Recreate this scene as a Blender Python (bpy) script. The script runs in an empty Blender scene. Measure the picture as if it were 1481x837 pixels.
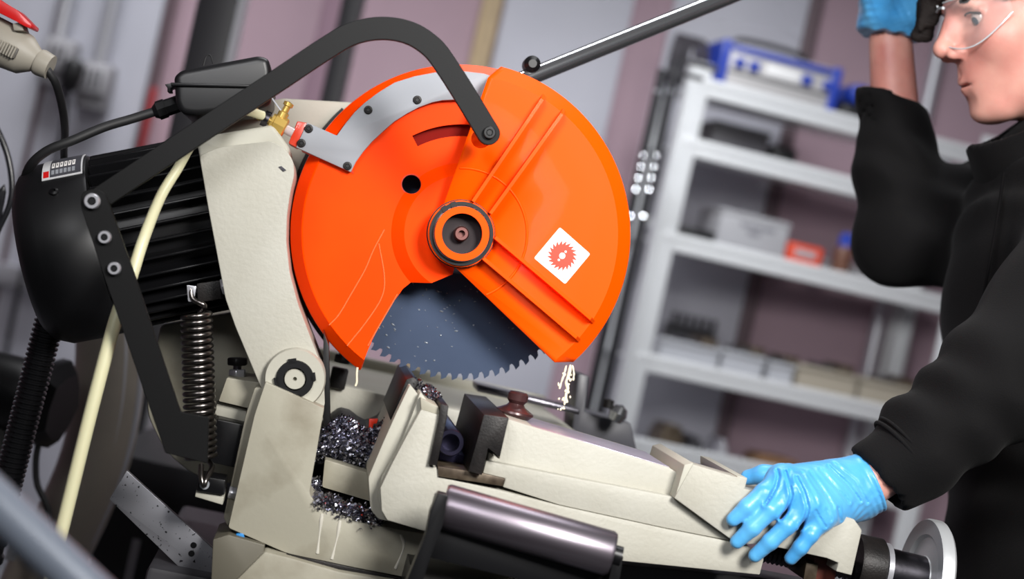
import bpy, bmesh, math, random
import numpy as np
from mathutils import Vector, Matrix, noise

random.seed(7); rng = np.random.default_rng(7)
sc = bpy.context.scene
COL = sc.collection
rad = math.radians

# ------------------------------------------------------------------ camera
FPX = 2347.0; CX, CY = 740.5, 418.5; ROLL = rad(12.5); CAMZ = 1.2
cr, sr = math.cos(ROLL), math.sin(ROLL)
cam_d = bpy.data.cameras.new('camera'); cam = bpy.data.objects.new('camera', cam_d); COL.objects.link(cam)
cam.matrix_world = Matrix(((cr, -sr, 0, 0), (0, 0, -1, 0), (sr, cr, 0, CAMZ), (0, 0, 0, 1)))
cam_d.sensor_width = 36; cam_d.lens = FPX / 1481 * 36; cam_d.clip_start = 0.05
cam_d.dof.use_dof = True; cam_d.dof.focus_distance = 1.66; cam_d.dof.aperture_fstop = 3.3
sc.camera = cam

# ------------------------------------------------------------------ light, exposure
sc.view_settings.view_transform = 'Standard'; sc.view_settings.look = 'None'
sc.view_settings.gamma = 1; sc.view_settings.use_curve_mapping = False
sc.view_settings.exposure = 0.0
wd = bpy.data.worlds.new('workshop_ambient'); sc.world = wd; wd.use_nodes = True
bg = wd.node_tree.nodes['Background']; bg.inputs[0].default_value = (0.86, 0.92, 1, 1); bg.inputs[1].default_value = 0.06  # even ambient fill, added as soft light through the open front

def area(name, loc, target, size, size_y, power, col=(1, 1, 1), spread=180):
    l = bpy.data.lights.new(name, 'AREA'); l.shape = 'RECTANGLE'; l.size = size; l.size_y = size_y
    l.energy = power; l.color = col; l.spread = math.radians(spread)
    o = bpy.data.objects.new(name, l); COL.objects.link(o); o.location = loc
    o.rotation_euler = (Vector(target) - Vector(loc)).to_track_quat('-Z', 'Y').to_euler()
    return o
area('key_light', (0.74, -0.2, 2.1), (0.06, 1.75, 1.12), 0.55, 0.55, 12.5, (1, 0.98, 0.95), 70)
area('fill_light', (-0.45, 0.1, 1.95), (0.42, 2.05, 1.55), 0.6, 0.6, 4.4, (0.98, 0.98, 1), 62)
area('unseen_overhead_light', (0.05, 2.25, 3.15), (0.05, 2.25, 0), 1.3, 0.35, 25, (0.97, 0.98, 1))  # unseen lamp, added to brighten the rear table and upward faces
area('unseen_overhead_light', (-1.1, 4.5, 3.1), (-1.1, 4.5, 0), 1.6, 0.5, 25, (0.95, 0.97, 1), 88)
area('unseen_overhead_light', (0.3, 3.1, 3.1), (0.5, 4.4, 1.55), 0.9, 0.3, 10.5, (0.95, 0.97, 1), 75)  # unseen lamp, added to brighten the shelf fronts

# ------------------------------------------------------------------ pixel -> world helpers
PH = rad(6.6)                      # the machine's yaw
def W(px, py, c, ph=0.0):
    """point of the plane at depth c (normal yawed by ph) that projects to px,py"""
    a = (px - CX) / FPX; b = (CY - py) / FPX
    rx = a * cr - b * sr; rz = a * sr + b * cr
    t = c / (math.cos(ph) - math.sin(ph) * rx)
    return Vector((t * rx, t, CAMZ + t * rz))
def M(px, py, c): return W(px, py, c, PH)
def nrm(ph=PH): return Vector((-math.sin(ph), math.cos(ph), 0))
NM = nrm(); EX = Vector((math.cos(PH), math.sin(PH), 0)); UP = Vector((0, 0, 1))
def sc_at(p): return p.y / FPX     # metres per pixel

# ------------------------------------------------------------------ materials
def lin(c):
    return tuple(((v / 255) / 12.92 if v / 255 <= 0.04045 else ((v / 255 + 0.055) / 1.055) ** 2.4) for v in c) + (1,)
MATS = {}
def mat(name, col, rough=0.5, metal=0.0, bump=0.0, bscale=300, var=0.0, vscale=8, col2=None, coat=0.0, trans=0.0,
        sss=0.0, stretch=None, spec=None, thresh=None, ior=None, sheen=0.0):
    if name in MATS: return MATS[name]
    m = bpy.data.materials.new(name); m.use_nodes = True
    nt = m.node_tree; b = nt.nodes['Principled BSDF']
    b.inputs['Base Color'].default_value = lin(col); b.inputs['Roughness'].default_value = rough
    b.inputs['Metallic'].default_value = metal; b.inputs['Coat Weight'].default_value = coat
    b.inputs['Coat Roughness'].default_value = 0.08
    b.inputs['Transmission Weight'].default_value = trans
    if ior: b.inputs['IOR'].default_value = ior
    if sheen: b.inputs['Sheen Weight'].default_value = sheen
    if spec is not None: b.inputs['Specular IOR Level'].default_value = spec
    if sss:
        b.inputs['Subsurface Weight'].default_value = sss; b.inputs['Subsurface Radius'].default_value = (0.012, 0.005, 0.003)
        b.inputs['Subsurface Scale'].default_value = 1
    tc = nt.nodes.new('ShaderNodeTexCoord'); vec = tc.outputs['Object']
    if stretch:
        mp = nt.nodes.new('ShaderNodeMapping'); mp.inputs['Scale'].default_value = stretch
        nt.links.new(vec, mp.inputs[0]); vec = mp.outputs[0]
    if var or col2:
        n = nt.nodes.new('ShaderNodeTexNoise'); n.inputs['Scale'].default_value = vscale; n.inputs['Detail'].default_value = 6
        nt.links.new(vec, n.inputs['Vector'])
        r = nt.nodes.new('ShaderNodeValToRGB')
        lo, hi = thresh if thresh else (0.3, 0.7)
        r.color_ramp.elements[0].position = lo; r.color_ramp.elements[1].position = hi
        c2 = col2 if col2 else tuple(v * (1 - var) for v in col)
        r.color_ramp.elements[0].color = lin(c2); r.color_ramp.elements[1].color = lin(col)
        nt.links.new(n.outputs['Fac'], r.inputs[0]); nt.links.new(r.outputs[0], b.inputs['Base Color'])
    if bump:
        n2 = nt.nodes.new('ShaderNodeTexNoise'); n2.inputs['Scale'].default_value = bscale; n2.inputs['Detail'].default_value = 3
        nt.links.new(vec, n2.inputs['Vector'])
        bp = nt.nodes.new('ShaderNodeBump'); bp.inputs['Strength'].default_value = bump; bp.inputs['Distance'].default_value = 0.002
        nt.links.new(n2.outputs['Fac'], bp.inputs['Height']); nt.links.new(bp.outputs[0], b.inputs['Normal'])
    MATS[name] = m
    return m
CREAM = mat('cream_paint', (174, 172, 162), 0.5, spec=0.3, bump=0.22, bscale=230, col2=(165, 162, 150), vscale=9)
CREAMS = mat('cream_paint_smooth', (174, 172, 160), 0.5, spec=0.3, bump=0.06, bscale=300, col2=(164, 160, 147), vscale=7)
CREAMD = mat('cream_paint_grimy_shaded', (158, 154, 139), 0.5, spec=0.3, bump=0.1, bscale=160, col2=(134, 128, 112), vscale=16, thresh=(0.28, 0.52))  # grime mottling; the whole tone is lowered to carry light falloff
ORANGE = mat('orange_enamel', (255, 80, 0), 0.42, coat=0.02, spec=0.08)
ORANGE2 = mat('orange_red_enamel', (255, 70, 0), 0.36, coat=0.03, col2=(252, 63, 0), vscale=10, spec=0.08)
REDO = mat('dark_orange_red', (205, 52, 22), 0.35, coat=0.3)
BLACK = mat('black_powder_coat', (8, 8, 9), 0.55, spec=0.2, bump=0.05, bscale=900)
BLACKG = mat('black_semigloss', (15, 15, 17), 0.36, spec=0.35)
BLACKP = mat('black_plastic', (17, 17, 19), 0.42)
RUBBER = mat('black_rubber', (22, 22, 24), 0.6)
STEEL = mat('bright_steel', (196, 196, 202), 0.28, 0.6)
CHROME = mat('chrome', (205, 208, 212), 0.16, 0.95)
DSTEEL = mat('dark_steel', (92, 90, 96), 0.3, 1.0, bump=0.06, bscale=250, stretch=(1, 1, 1))
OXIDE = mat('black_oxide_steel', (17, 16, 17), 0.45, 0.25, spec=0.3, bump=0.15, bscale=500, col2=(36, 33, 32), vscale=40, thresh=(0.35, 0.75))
GREYP = mat('brushed_grey_plate', (146, 149, 155), 0.55, 0.1, bump=0.05, bscale=1500, spec=0.2)
BRASS = mat('brass', (206, 172, 92), 0.28, 0.6)
BRONZE = mat('grimy_brown_steel', (110, 98, 82), 0.45, 0.5, col2=(52, 40, 30), vscale=60)
SKIN = mat('skin', (216, 160, 144), 0.48, sss=0.12, col2=(196, 122, 112), vscale=16, thresh=(0.25, 0.6), bump=0.06, bscale=500)
GLOVE = mat('blue_nitrile', (92, 174, 226), 0.36, bump=0.15, bscale=150, stretch=(1, 2.5, 1), sheen=0.1, col2=(62, 150, 214), vscale=18)
FABRIC = mat('black_softshell', (8, 7, 8), 0.85, bump=0.25, bscale=700, sheen=0.02, spec=0.18)
FABRIC2 = mat('black_fabric_lining', (9, 8, 9), 0.9, spec=0.1)
WHITE = mat('white_enamel', (226, 226, 226), 0.35)
RED = mat('red_plastic', (205, 24, 24), 0.35, coat=0.3)
HOSE = mat('cream_hose', (220, 216, 178), 0.4, sss=0.05)
CHIP = mat('steel_chips', (205, 205, 218), 0.25, 1.0, col2=(110, 110, 122), vscale=200)
COOL = mat('coolant_milky', (238, 226, 196), 0.1, coat=0.6)
STICK = mat('white_sticker', (240, 236, 232), 0.4)
STICKR = mat('red_print', (236, 52, 16), 0.45)
GREYB = mat('grey_plastic', (158, 152, 140), 0.5, bump=0.05, bscale=200)
RUST = mat('red_oxide_paint', (116, 58, 44), 0.5, col2=(90, 40, 32), vscale=20)
KNOB = mat('dark_maroon_knob', (66, 40, 40), 0.3, 0.2)

# ------------------------------------------------------------------ object helpers
WL = {}
def link(o, parent, wloc, label=None):
    COL.objects.link(o)
    if parent is not None:
        o.parent = parent; o.location = wloc - WL[parent.name]
    else: o.location = wloc
    WL[o.name] = wloc.copy()
    if label: o['label'] = label
    return o
def thing(name, label, cat, loc, group=None):
    o = bpy.data.objects.new(name, None); o.empty_display_size = 0.05
    link(o, None, Vector(loc), label); o['category'] = cat
    if group: o['group'] = group
    return o
def tag(o, label, cat, group=None, kind=None):
    o['label'] = label; o['category'] = cat
    if group: o['group'] = group
    if kind: o['kind'] = kind
    return o
def finish(name, me, m, parent, label=None, angle=38, loc=None):
    n = len(me.vertices); co = np.empty(n * 3, np.float32); me.vertices.foreach_get('co', co); co = co.reshape(-1, 3)
    c = (co.min(0) + co.max(0)) / 2 if loc is None else np.array(loc, np.float32)
    me.vertices.foreach_set('co', (co - c).ravel()); me.update()
    if m: me.materials.append(m)
    if angle:
        me.polygons.foreach_set('use_smooth', [True] * len(me.polygons))
        me.set_sharp_from_angle(angle=rad(angle))
    o = bpy.data.objects.new(name, me)
    return link(o, parent, Vector([float(v) for v in c]), label)
def from_bm(name, bm, m, parent, label=None, angle=38, recalc=True):
    if recalc: bmesh.ops.recalc_face_normals(bm, faces=bm.faces)
    me = bpy.data.meshes.new(name); bm.to_mesh(me); bm.free()
    return finish(name, me, m, parent, label, angle)
def pyd(name, v, f, m, parent, label=None, angle=38):
    me = bpy.data.meshes.new(name); me.from_pydata([tuple(p) for p in v], [], f); me.update()
    return finish(name, me, m, parent, label, angle)

def prism_bm(bm, front, ext, bevel=0, seg=2):
    n = len(front)
    fv = [bm.verts.new(p) for p in front]; bv = [bm.verts.new(p + ext) for p in front]
    fs = [bm.faces.new(fv), bm.faces.new(bv[::-1])]
    for i in range(n): fs.append(bm.faces.new((fv[i], bv[i], bv[(i + 1) % n], fv[(i + 1) % n])))
    bmesh.ops.recalc_face_normals(bm, faces=fs)
    if bevel:
        es = set(e for f in fs for e in f.edges if len(e.link_faces) == 2 and e.calc_face_angle(0) > rad(28))
        bmesh.ops.bevel(bm, geom=list(es), offset=bevel, segments=seg, affect='EDGES', profile=0.5, clamp_overlap=True)
def prism(name, pts, c0, c1, m, parent, bevel=0.0, seg=2, ph=PH, label=None, angle=38):
    """outline at depth c0, extruded straight back to c1; bevel in px"""
    fr = [W(x, y, c0, ph) for x, y in pts]
    bm = bmesh.new(); prism_bm(bm, fr, nrm(ph) * (c1 - c0), bevel * c0 / FPX, seg)
    return from_bm(name, bm, m, parent, label, angle)
def box(name, ctr, half, m, parent, rz=0.0, bevel=0.0, seg=2, label=None):
    ctr = Vector(ctr); R = Matrix.Rotation(rz, 3, 'Z'); hx, hy, hz = half
    fr = [ctr + R @ Vector((sx * hx, -hy, sz * hz)) for sx, sz in ((-1, -1), (1, -1), (1, 1), (-1, 1))]
    bm = bmesh.new(); prism_bm(bm, fr, R @ Vector((0, 2 * hy, 0)), bevel, seg)
    return from_bm(name, bm, m, parent, label)
def obox(name, ctr, ax, half, m, parent, bevel=0.0, seg=2, label=None):
    """box on three axes"""
    ctr = Vector(ctr); a, b, c = [Vector(v).normalized() for v in ax]
    fr = [ctr + a * sx * half[0] + b * sy * half[1] - c * half[2] for sx, sy in ((-1, -1), (1, -1), (1, 1), (-1, 1))]
    bm = bmesh.new(); prism_bm(bm, fr, c * 2 * half[2], bevel, seg)
    return from_bm(name, bm, m, parent, label)
def basis(axis):
    a = Vector(axis).normalized()
    t = Vector((0, 0, 1)) if abs(a.z) < 0.9 else Vector((1, 0, 0))
    u = t.cross(a).normalized(); v = a.cross(u).normalized()
    return a, u, v
def lathe_geo(prof, org, axis, seg=48, rmod=None, cap0=True):
    a, u, v = basis(axis); org = Vector(org); V = []; Fc = []
    for r, h in prof:
        for k in range(seg):
            t = 2 * math.pi * k / seg; rr = r * (rmod(t, h) if rmod else 1)
            V.append(org + a * h + (u * math.cos(t) + v * math.sin(t)) * rr)
    for i in range(len(prof) - 1):
        for k in range(seg):
            k2 = (k + 1) % seg; Fc.append((i * seg + k, i * seg + k2, (i + 1) * seg + k2, (i + 1) * seg + k))
    if prof[0][0] > 1e-6 and cap0: Fc.append(tuple(range(seg))[::-1])
    if prof[-1][0] > 1e-6: Fc.append(tuple((len(prof) - 1) * seg + k for k in range(seg)))
    return V, Fc
def lathe(name, prof, org, axis, m, parent, seg=48, label=None, angle=38, rmod=None, cap0=True):
    V, Fc = lathe_geo(prof, org, axis, seg, rmod, cap0)
    bm = bmesh.new(); vs = [bm.verts.new(p) for p in V]
    for f in Fc:
        try: bm.faces.new([vs[i] for i in f])
        except ValueError: pass
    bmesh.ops.remove_doubles(bm, verts=bm.verts, dist=1e-7)
    return from_bm(name, bm, m, parent, label, angle)
def ring(name, ro, ri, h0, h1, org, axis, m, parent, seg=56, ch=0.0, label=None):
    """a ring with real hole"""
    prof = [(ri, h0), (ro - ch, h0), (ro, h0 + (ch if h1 > h0 else -ch)), (ro, h1), (ri, h1), (ri, h0)]
    V = []; a, u, v = basis(axis); org = Vector(org); n = len(prof) - 1; Fc = []
    for r, h in prof[:-1]:
        for k in range(seg):
            t = 2 * math.pi * k / seg; V.append(org + a * h + (u * math.cos(t) + v * math.sin(t)) * r)
    for i in range(n):
        j = (i + 1) % n
        for k in range(seg):
            k2 = (k + 1) % seg; Fc.append((i * seg + k, i * seg + k2, j * seg + k2, j * seg + k))
    bm = bmesh.new(); vs = [bm.verts.new(p) for p in V]
    for f in Fc: bm.faces.new([vs[i] for i in f])
    return from_bm(name, bm, m, parent, label)
def catmull(pts, n=8):
    P = [Vector(p) for p in pts]; out = []
    P = [P[0] * 2 - P[1]] + P + [P[-1] * 2 - P[-2]]
    for i in range(1, len(P) - 2):
        p0, p1, p2, p3 = P[i - 1:i + 3]
        for k in range(n):
            t = k / n
            out.append(0.5 * ((2 * p1) + (p2 - p0) * t + (2 * p0 - 5 * p1 + 4 * p2 - p3) * t * t + (3 * p1 - p0 - 3 * p2 + p3) * t ** 3))
    out.append(P[-2]); return out
def tube_geo(path, r, seg=12):
    path = [Vector(p) for p in path]; V = []; Fc = []; n = len(path)
    t0 = (path[1] - path[0]).normalized(); _, u, v = basis(t0)
    for i, p in enumerate(path):
        t = (path[min(i + 1, n - 1)] - path[max(i - 1, 0)]).normalized()
        u = (u - t * u.dot(t)).normalized(); v = t.cross(u)
        rr = r(i / (n - 1)) if callable(r) else r
        for k in range(seg):
            a = 2 * math.pi * k / seg; V.append(p + (u * math.cos(a) + v * math.sin(a)) * rr)
    for i in range(n - 1):
        for k in range(seg):
            k2 = (k + 1) % seg; Fc.append((i * seg + k, i * seg + k2, (i + 1) * seg + k2, (i + 1) * seg + k))
    Fc.append(tuple(range(seg))[::-1]); Fc.append(tuple((n - 1) * seg + k for k in range(seg)))
    return V, Fc
def tube(name, path, r, m, parent, seg=12, label=None, angle=50):
    V, Fc = tube_geo(path, r, seg); return pyd(name, V, Fc, m, parent, label, angle)
def offset_strip(pts, w, n=10, cap=True):
    """2d centre line -> outline polygon of width w with round ends"""
    P = catmull([Vector((x, y, 0)) for x, y in pts], n); L = []; R = []
    for i, p in enumerate(P):
        t = (P[min(i + 1, len(P) - 1)] - P[max(i - 1, 0)]).normalized(); q = Vector((-t.y, t.x, 0))
        L.append(p + q * w / 2); R.append(p - q * w / 2)
    out = [(p.x, p.y) for p in L]
    if cap:
        e = P[-1]; t = (P[-1] - P[-2]).normalized(); q = Vector((-t.y, t.x, 0))
        for k in range(1, 10):
            a = math.pi / 2 - math.pi * k / 10; d = t * math.cos(a) + q * math.sin(a); out.append((e.x + d.x * w / 2, e.y + d.y * w / 2))
    out += [(p.x, p.y) for p in R[::-1]]
    if cap:
        e = P[0]; t = (P[0] - P[1]).normalized(); q = Vector((-t.y, t.x, 0))
        for k in range(1, 10):
            a = math.pi / 2 - math.pi * k / 10; d = t * math.cos(a) + q * math.sin(a); out.append((e.x + d.x * w / 2, e.y + d.y * w / 2))
    return out
def arc(cx, cy, r, a0, a1, n):
    return [(cx + r * math.cos(rad(a0 + (a1 - a0) * k / n)), cy + r * math.sin(rad(a0 + (a1 - a0) * k / n))) for k in range(n + 1)]
def rounded(pts, r, n=5):
    """round the corners of a polygon"""
    out = []; N = len(pts)
    for i, p in enumerate(pts):
        rr = r[i] if isinstance(r, (list, tuple)) else r
        a = Vector((*pts[i - 1], 0)); b = Vector((*p, 0)); c = Vector((*pts[(i + 1) % N], 0))
        if rr <= 0: out.append(p); continue
        d = min(rr, (a - b).length * 0.45, (c - b).length * 0.45)
        p0 = b + (a - b).normalized() * d; p2 = b + (c - b).normalized() * d
        for k in range(n + 1):
            t = k / n; q = p0 * (1 - t) ** 2 + b * 2 * t * (1 - t) + p2 * t * t; out.append((q.x, q.y))
    return out
def hexbolt(name, org, axis, r, h, m, parent, label=None):
    bm = bmesh.new(); a, u, v = basis(axis); org = Vector(org)
    fr = [org + a * h + (u * math.cos(k * math.pi / 3) + v * math.sin(k * math.pi / 3)) * r for k in range(6)]
    prism_bm(bm, fr, -a * h, r * 0.1, 1); return from_bm(name, bm, m, parent, label)
def socket_bolt(name, px, py, c, rpx, h, m, parent, ph=PH, dark=None):
    """round head with hexagon socket, axis towards the camera"""
    p = W(px, py, c, ph); r = rpx * sc_at(p)
    o = lathe(name, [(r, 0), (r, h * 0.8), (r * 0.88, h), (r * 0.55, h), (r * 0.5, h * 0.35), (0, h * 0.3)], p, -nrm(ph), m, parent, seg=24)
    hexbolt(name + '_socket', p - nrm(ph) * h * 0.4, -nrm(ph), r * 0.5, h * 0.45, dark or BLACKG, parent)
    return o

# ------------------------------------------------------------------ signed distance modelling
def sd_sphere(P, c, r): return np.linalg.norm(P - np.array(c, np.float32), axis=1) - r
def sd_ell(P, c, r, R=None):
    q = P - np.array(c, np.float32)
    if R is not None: q = q @ np.array(R, np.float32)
    r = np.array(r, np.float32); k0 = np.linalg.norm(q / r, axis=1); k1 = np.linalg.norm(q / (r * r), axis=1)
    return k0 * (k0 - 1) / np.maximum(k1, 1e-6)
def sd_cap(P, a, b, r1, r2):
    a = np.array(a, np.float32); b = np.array(b, np.float32); ba = b - a; q = P - a
    t = np.clip(q @ ba / (ba @ ba), 0, 1); return np.linalg.norm(q - t[:, None] * ba, axis=1) - (r1 + (r2 - r1) * t)
def smin(a, b, k):
    h = np.clip(0.5 + 0.5 * (b - a) / k, 0, 1); return b * (1 - h) + a * h - k * h * (1 - h)
def smax(a, b, k): return -smin(-a, -b, k)
def chain(P, pts, rs, k=0.006):
    d = None
    for i in range(len(pts) - 1):
        e = sd_cap(P, pts[i], pts[i + 1], rs[i], rs[i + 1]); d = e if d is None else smin(d, e, k)
    return d
def surface_net(f, lo, hi, h):
    lo = np.array(lo, np.float32); hi = np.array(hi, np.float32)
    n = np.ceil((hi - lo) / h).astype(int) + 1
    ax = [lo[i] + h * np.arange(n[i], dtype=np.float32) for i in range(3)]
    vals = np.empty(n, np.float32)
    G = np.stack(np.meshgrid(ax[1], ax[2], indexing='ij'), -1).reshape(-1, 2)
    step = max(1, int(400000 // len(G)))
    for i in range(0, n[0], step):
        xs = ax[0][i:i + step]
        P = np.empty((len(xs) * len(G), 3), np.float32)
        P[:, 0] = np.repeat(xs, len(G)); P[:, 1:] = np.tile(G, (len(xs), 1))
        vals[i:i + step] = f(P).reshape(len(xs), n[1], n[2])
    s = vals < 0
    cs = np.zeros(n - 1, np.int8)
    for dx in (0, 1):
        for dy in (0, 1):
            for dz in (0, 1): cs += s[dx:n[0] - 1 + dx, dy:n[1] - 1 + dy, dz:n[2] - 1 + dz]
    act = np.argwhere((cs > 0) & (cs < 8)); idx = -np.ones(n - 1, np.int64); idx[tuple(act.T)] = np.arange(len(act))
    acc = np.zeros((len(act), 3)); cnt = np.zeros(len(act))
    cor = [(dx, dy, dz) for dx in (0, 1) for dy in (0, 1) for dz in (0, 1)]
    for a in cor:
        for b in cor:
            if sum(b) - sum(a) == 1 and all(y >= x for x, y in zip(a, b)):
                va = vals[act[:, 0] + a[0], act[:, 1] + a[1], act[:, 2] + a[2]]; vb = vals[act[:, 0] + b[0], act[:, 1] + b[1], act[:, 2] + b[2]]
                mk = (va < 0) != (vb < 0); t = np.where(mk, va / np.where(va == vb, 1, va - vb), 0)
                p = np.array(a) + t[:, None] * (np.array(b) - np.array(a)); acc += p * mk[:, None]; cnt += mk
    V = lo + h * (act + acc / cnt[:, None])
    F = []
    for axi in range(3):
        o1, o2 = [(1, 2), (2, 0), (0, 1)][axi]
        sl0 = [slice(None)] * 3; sl1 = [slice(None)] * 3; sl0[axi] = slice(0, -1); sl1[axi] = slice(1, None)
        ch = s[tuple(sl0)] != s[tuple(sl1)]; e = np.argwhere(ch)
        e = e[(e[:, o1] > 0) & (e[:, o2] > 0) & (e[:, o1] < n[o1] - 1) & (e[:, o2] < n[o2] - 1)]
        q = []
        for d1, d2 in ((-1, -1), (0, -1), (0, 0), (-1, 0)):
            c = e.copy(); c[:, o1] += d1; c[:, o2] += d2; q.append(idx[tuple(c.T)])
        q = np.stack(q, 1); inside = s[tuple(e.T)]
        q[~inside] = q[~inside][:, ::-1]; F.append(q)
    return V, np.concatenate(F)
def np_mesh(name, parts):
    V = []; F = []; o = 0
    for v, f in parts: V.append(v); F.append(f + o); o += len(v)
    V = np.concatenate(V).astype(np.float32); F = np.concatenate(F).astype(np.int32)
    me = bpy.data.meshes.new(name); me.vertices.add(len(V)); me.vertices.foreach_set('co', V.ravel())
    me.loops.add(F.size); me.loops.foreach_set('vertex_index', F.ravel())
    me.polygons.add(len(F)); me.polygons.foreach_set('loop_start', np.arange(0, F.size, 4, dtype=np.int32))
    me.update(calc_edges=True); me.validate(); return me
def sdf_obj(name, f, lo, hi, h, m, parent, label=None):
    o = finish(name, np_mesh(name, [surface_net(f, lo, hi, h)]), m, parent, label, angle=180)
    md = o.modifiers.new('smooth', 'SMOOTH'); md.factor = 0.5; md.iterations = 4; return o

# ================================================================== THE SETTING
def struct(o): o['kind'] = 'structure'; return o
WALLM = mat('mauve_wall_paint', (176, 149, 160), 0.7, bump=0.03, bscale=40, var=0.06, vscale=2)
PANEL = mat('pale_grey_panel', (192, 192, 202), 0.55, var=0.05, vscale=3)
FLOORM = mat('concrete_floor', (96, 96, 102), 0.6, var=0.2, vscale=5, bump=0.1, bscale=30)
CEILM = mat('ceiling_paint', (196, 196, 196), 0.8)
DCOL = mat('charcoal_steel_column', (44, 43, 47), 0.5)
YW = 5.2
struct(box('floor', (0.2, 2.4, -0.05), (3.4, 3.0, 0.05), FLOORM, None))
struct(box('ceiling', (0.2, 2.4, 3.25), (3.4, 3.0, 0.05), CEILM, None))
wb = struct(box('wall_back', (0.2, YW + 0.05, 1.6), (3.4, 0.05, 1.6), WALLM, None))
struct(box('wall_left', (-3.15, 2.4, 1.6), (0.05, 2.8, 1.6), WALLM, None))
struct(box('wall_right', (3.55, 2.4, 1.6), (0.05, 2.8, 1.6), WALLM, None))
def wallx(px, py): return W(px, py, YW).x
def vbox(name, px0, px1, py, depth, m, parent, z0=0.0, z1=3.2, y=YW, label=None, bevel=0.004):
    """vertical member on the back wall spanning px0..px1 at image row py"""
    a = W(px0, py, y - depth).x; b = W(px1, py, y - depth).x
    return box(name, ((a + b) / 2, y - depth / 2, (z0 + z1) / 2), (abs(b - a) / 2, depth / 2, (z1 - z0) / 2), m, parent, bevel=bevel, label=label)
for i, (a, b) in enumerate(((-420, -230), (-225, 70), (76, 226))):
    vbox('wall_panel', a, b, 60, 0.03, PANEL, wb, label='pale grey wall panel')
vbox('wall_panel', 718, 905, 60, 0.03, PANEL, wb, label='pale grey wall panel')
vbox('wall_panel', 910, 1106, 300, 0.03, PANEL, wb, label='pale grey wall panel')
vbox('panel_edge_strip', 70, 79, 60, 0.035, mat('dark_mauve_trim', (96, 78, 84), 0.6), wb)
vbox('panel_edge_strip', 228, 240, 60, 0.045, MATS['dark_mauve_trim'], wb)
vbox('darker_wall_strip', 455, 492, 60, 0.02, mat('darker_mauve', (140, 112, 126), 0.7), wb)  # flat strip of wall in a darker mauve
vbox('trim_1', 687, 716, 50, 0.05, mat('pale_timber', (190, 166, 130), 0.6, var=0.2, vscale=20, stretch=(6, 6, 0.6)), None); struct(bpy.data.objects['trim_1'])
o = vbox('trim_2', 1160, 1180, 60, 0.04, MATS['dark_mauve_trim'], None); struct(o)
# charcoal columns
def column(px0, px1, py, y, label, strip=None):
    t = thing('steel_column', label, 'column', (W((px0 + px1) / 2, py, y).x, y + 0.06, 0))
    a, b = W(px0, py, y).x, W(px1, py, y).x
    box('web', ((a + b) / 2, y + 0.06, 1.6), ((b - a) / 2, 0.06, 1.6), DCOL, t, bevel=0.003)
    box('base_plate', ((a + b) / 2, y + 0.06, 0.008), ((b - a) / 2 + 0.05, 0.1, 0.008), DCOL, t)
    if strip:
        a2, b2 = W(strip[0], py, y).x, W(strip[1], py, y).x
        box('edge_strip', ((a2 + b2) / 2, y + 0.03, 1.6), ((b2 - a2) / 2, 0.03, 1.6), STEEL, t, label='bright galvanised edge strip')
column(272, 331, 60, 3.3, 'wide charcoal steel column with a bright metal edge strip', (332, 339))
column(481, 508, 60, 4.3, 'narrow charcoal steel column against the mauve wall')
# conduits, sockets
GALV = mat('galvanised_tube', (206, 206, 212), 0.35, 0.6)
def conduit(px, py, ze, label, r=0.016):
    p = W(px, py, YW - 0.06); t = thing('conduit_pipe', label, 'pipe', (p.x, p.y, ze))
    tube('pipe', [(p.x, p.y, ze), (p.x, p.y, 2.2), (p.x, p.y, 3.2)], r, GALV, t, 14)
    for z in (2.35, 2.9): box('clip', (p.x, p.y + 0.02, z), (0.03, 0.022, 0.012), GALV, t)
s1 = W(88, 92, YW - 0.05); s2 = W(140, 127, YW - 0.05)
conduit(93, 20, s1.z + 0.06, 'white conduit pipe running down to the socket with the black plug', 0.024)
conduit(160, 20, s2.z + 0.05, 'white conduit pipe running down to the empty grey switch box', 0.022)
conduit(1350, 110, 0.02, 'pale conduit pipe on the mauve wall between the raised arm and face', 0.022)
def socket(p, label, plug):
    t = thing('wall_socket', label, 'socket', (p.x, YW - 0.03, p.z - 0.07))
    box('back_box', (p.x, YW - 0.065, p.z), (0.05, 0.035, 0.075), mat('grey_socket', (138, 136, 140), 0.5), t, bevel=0.008)
    box('cover', (p.x, YW - 0.105, p.z + 0.02), (0.042, 0.008, 0.045), mat('grey_socket2', (166, 164, 168), 0.45), t, bevel=0.004)
    for k in range(3): box('slot', (p.x - 0.02 + 0.02 * k, YW - 0.114, p.z + 0.02), (0.004, 0.002, 0.03), DCOL, t)
socket(s1, 'grey wall socket behind the black plug', True)
socket(s2, 'grey wall switch box on its own conduit', False)
pl = W(104, 108, YW - 0.15); t = thing('power_plug', 'black round power plug hanging from the wall socket', 'plug', (pl.x, pl.y, pl.z - 0.05))
lathe('plug_body', [(0.012, -0.06), (0.026, -0.045), (0.034, -0.01), (0.034, 0.03), (0.022, 0.05), (0, 0.05)], pl, (0.1, 0, 1), BLACKP, t, 20)
tube('flex', catmull([pl + Vector((0, 0, -0.05)), pl + Vector((0.01, 0, -0.25)), pl + Vector((-0.03, 0.05, -0.7)), (pl.x - 0.02, pl.y + 0.1, 0.01)]), 0.008, RUBBER, t, 8)
prism('pin_block', [(92, 98), (104, 98), (102, 114), (90, 114)], YW - 0.16, YW - 0.10, BLACKP, t, 2, ph=0)
rp = W(212, 175, YW - 0.06)
o = box('red_hose_hanger', (rp.x, YW - 0.045, rp.z - 0.02), (0.008, 0.03, 0.13), mat('faded_red', (150, 40, 44), 0.5), None, bevel=0.006)
tag(o, 'narrow red wall bracket beside the pale panel edge', 'bracket')
o = box('cable_trunking', (W(20, 412, YW - 0.03).x - 0.2, YW - 0.05, W(20, 412, YW).z + 0.03), (0.35, 0.04, 0.035), mat('grey_trunking', (128, 126, 132), 0.5), None, bevel=0.004)
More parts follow.
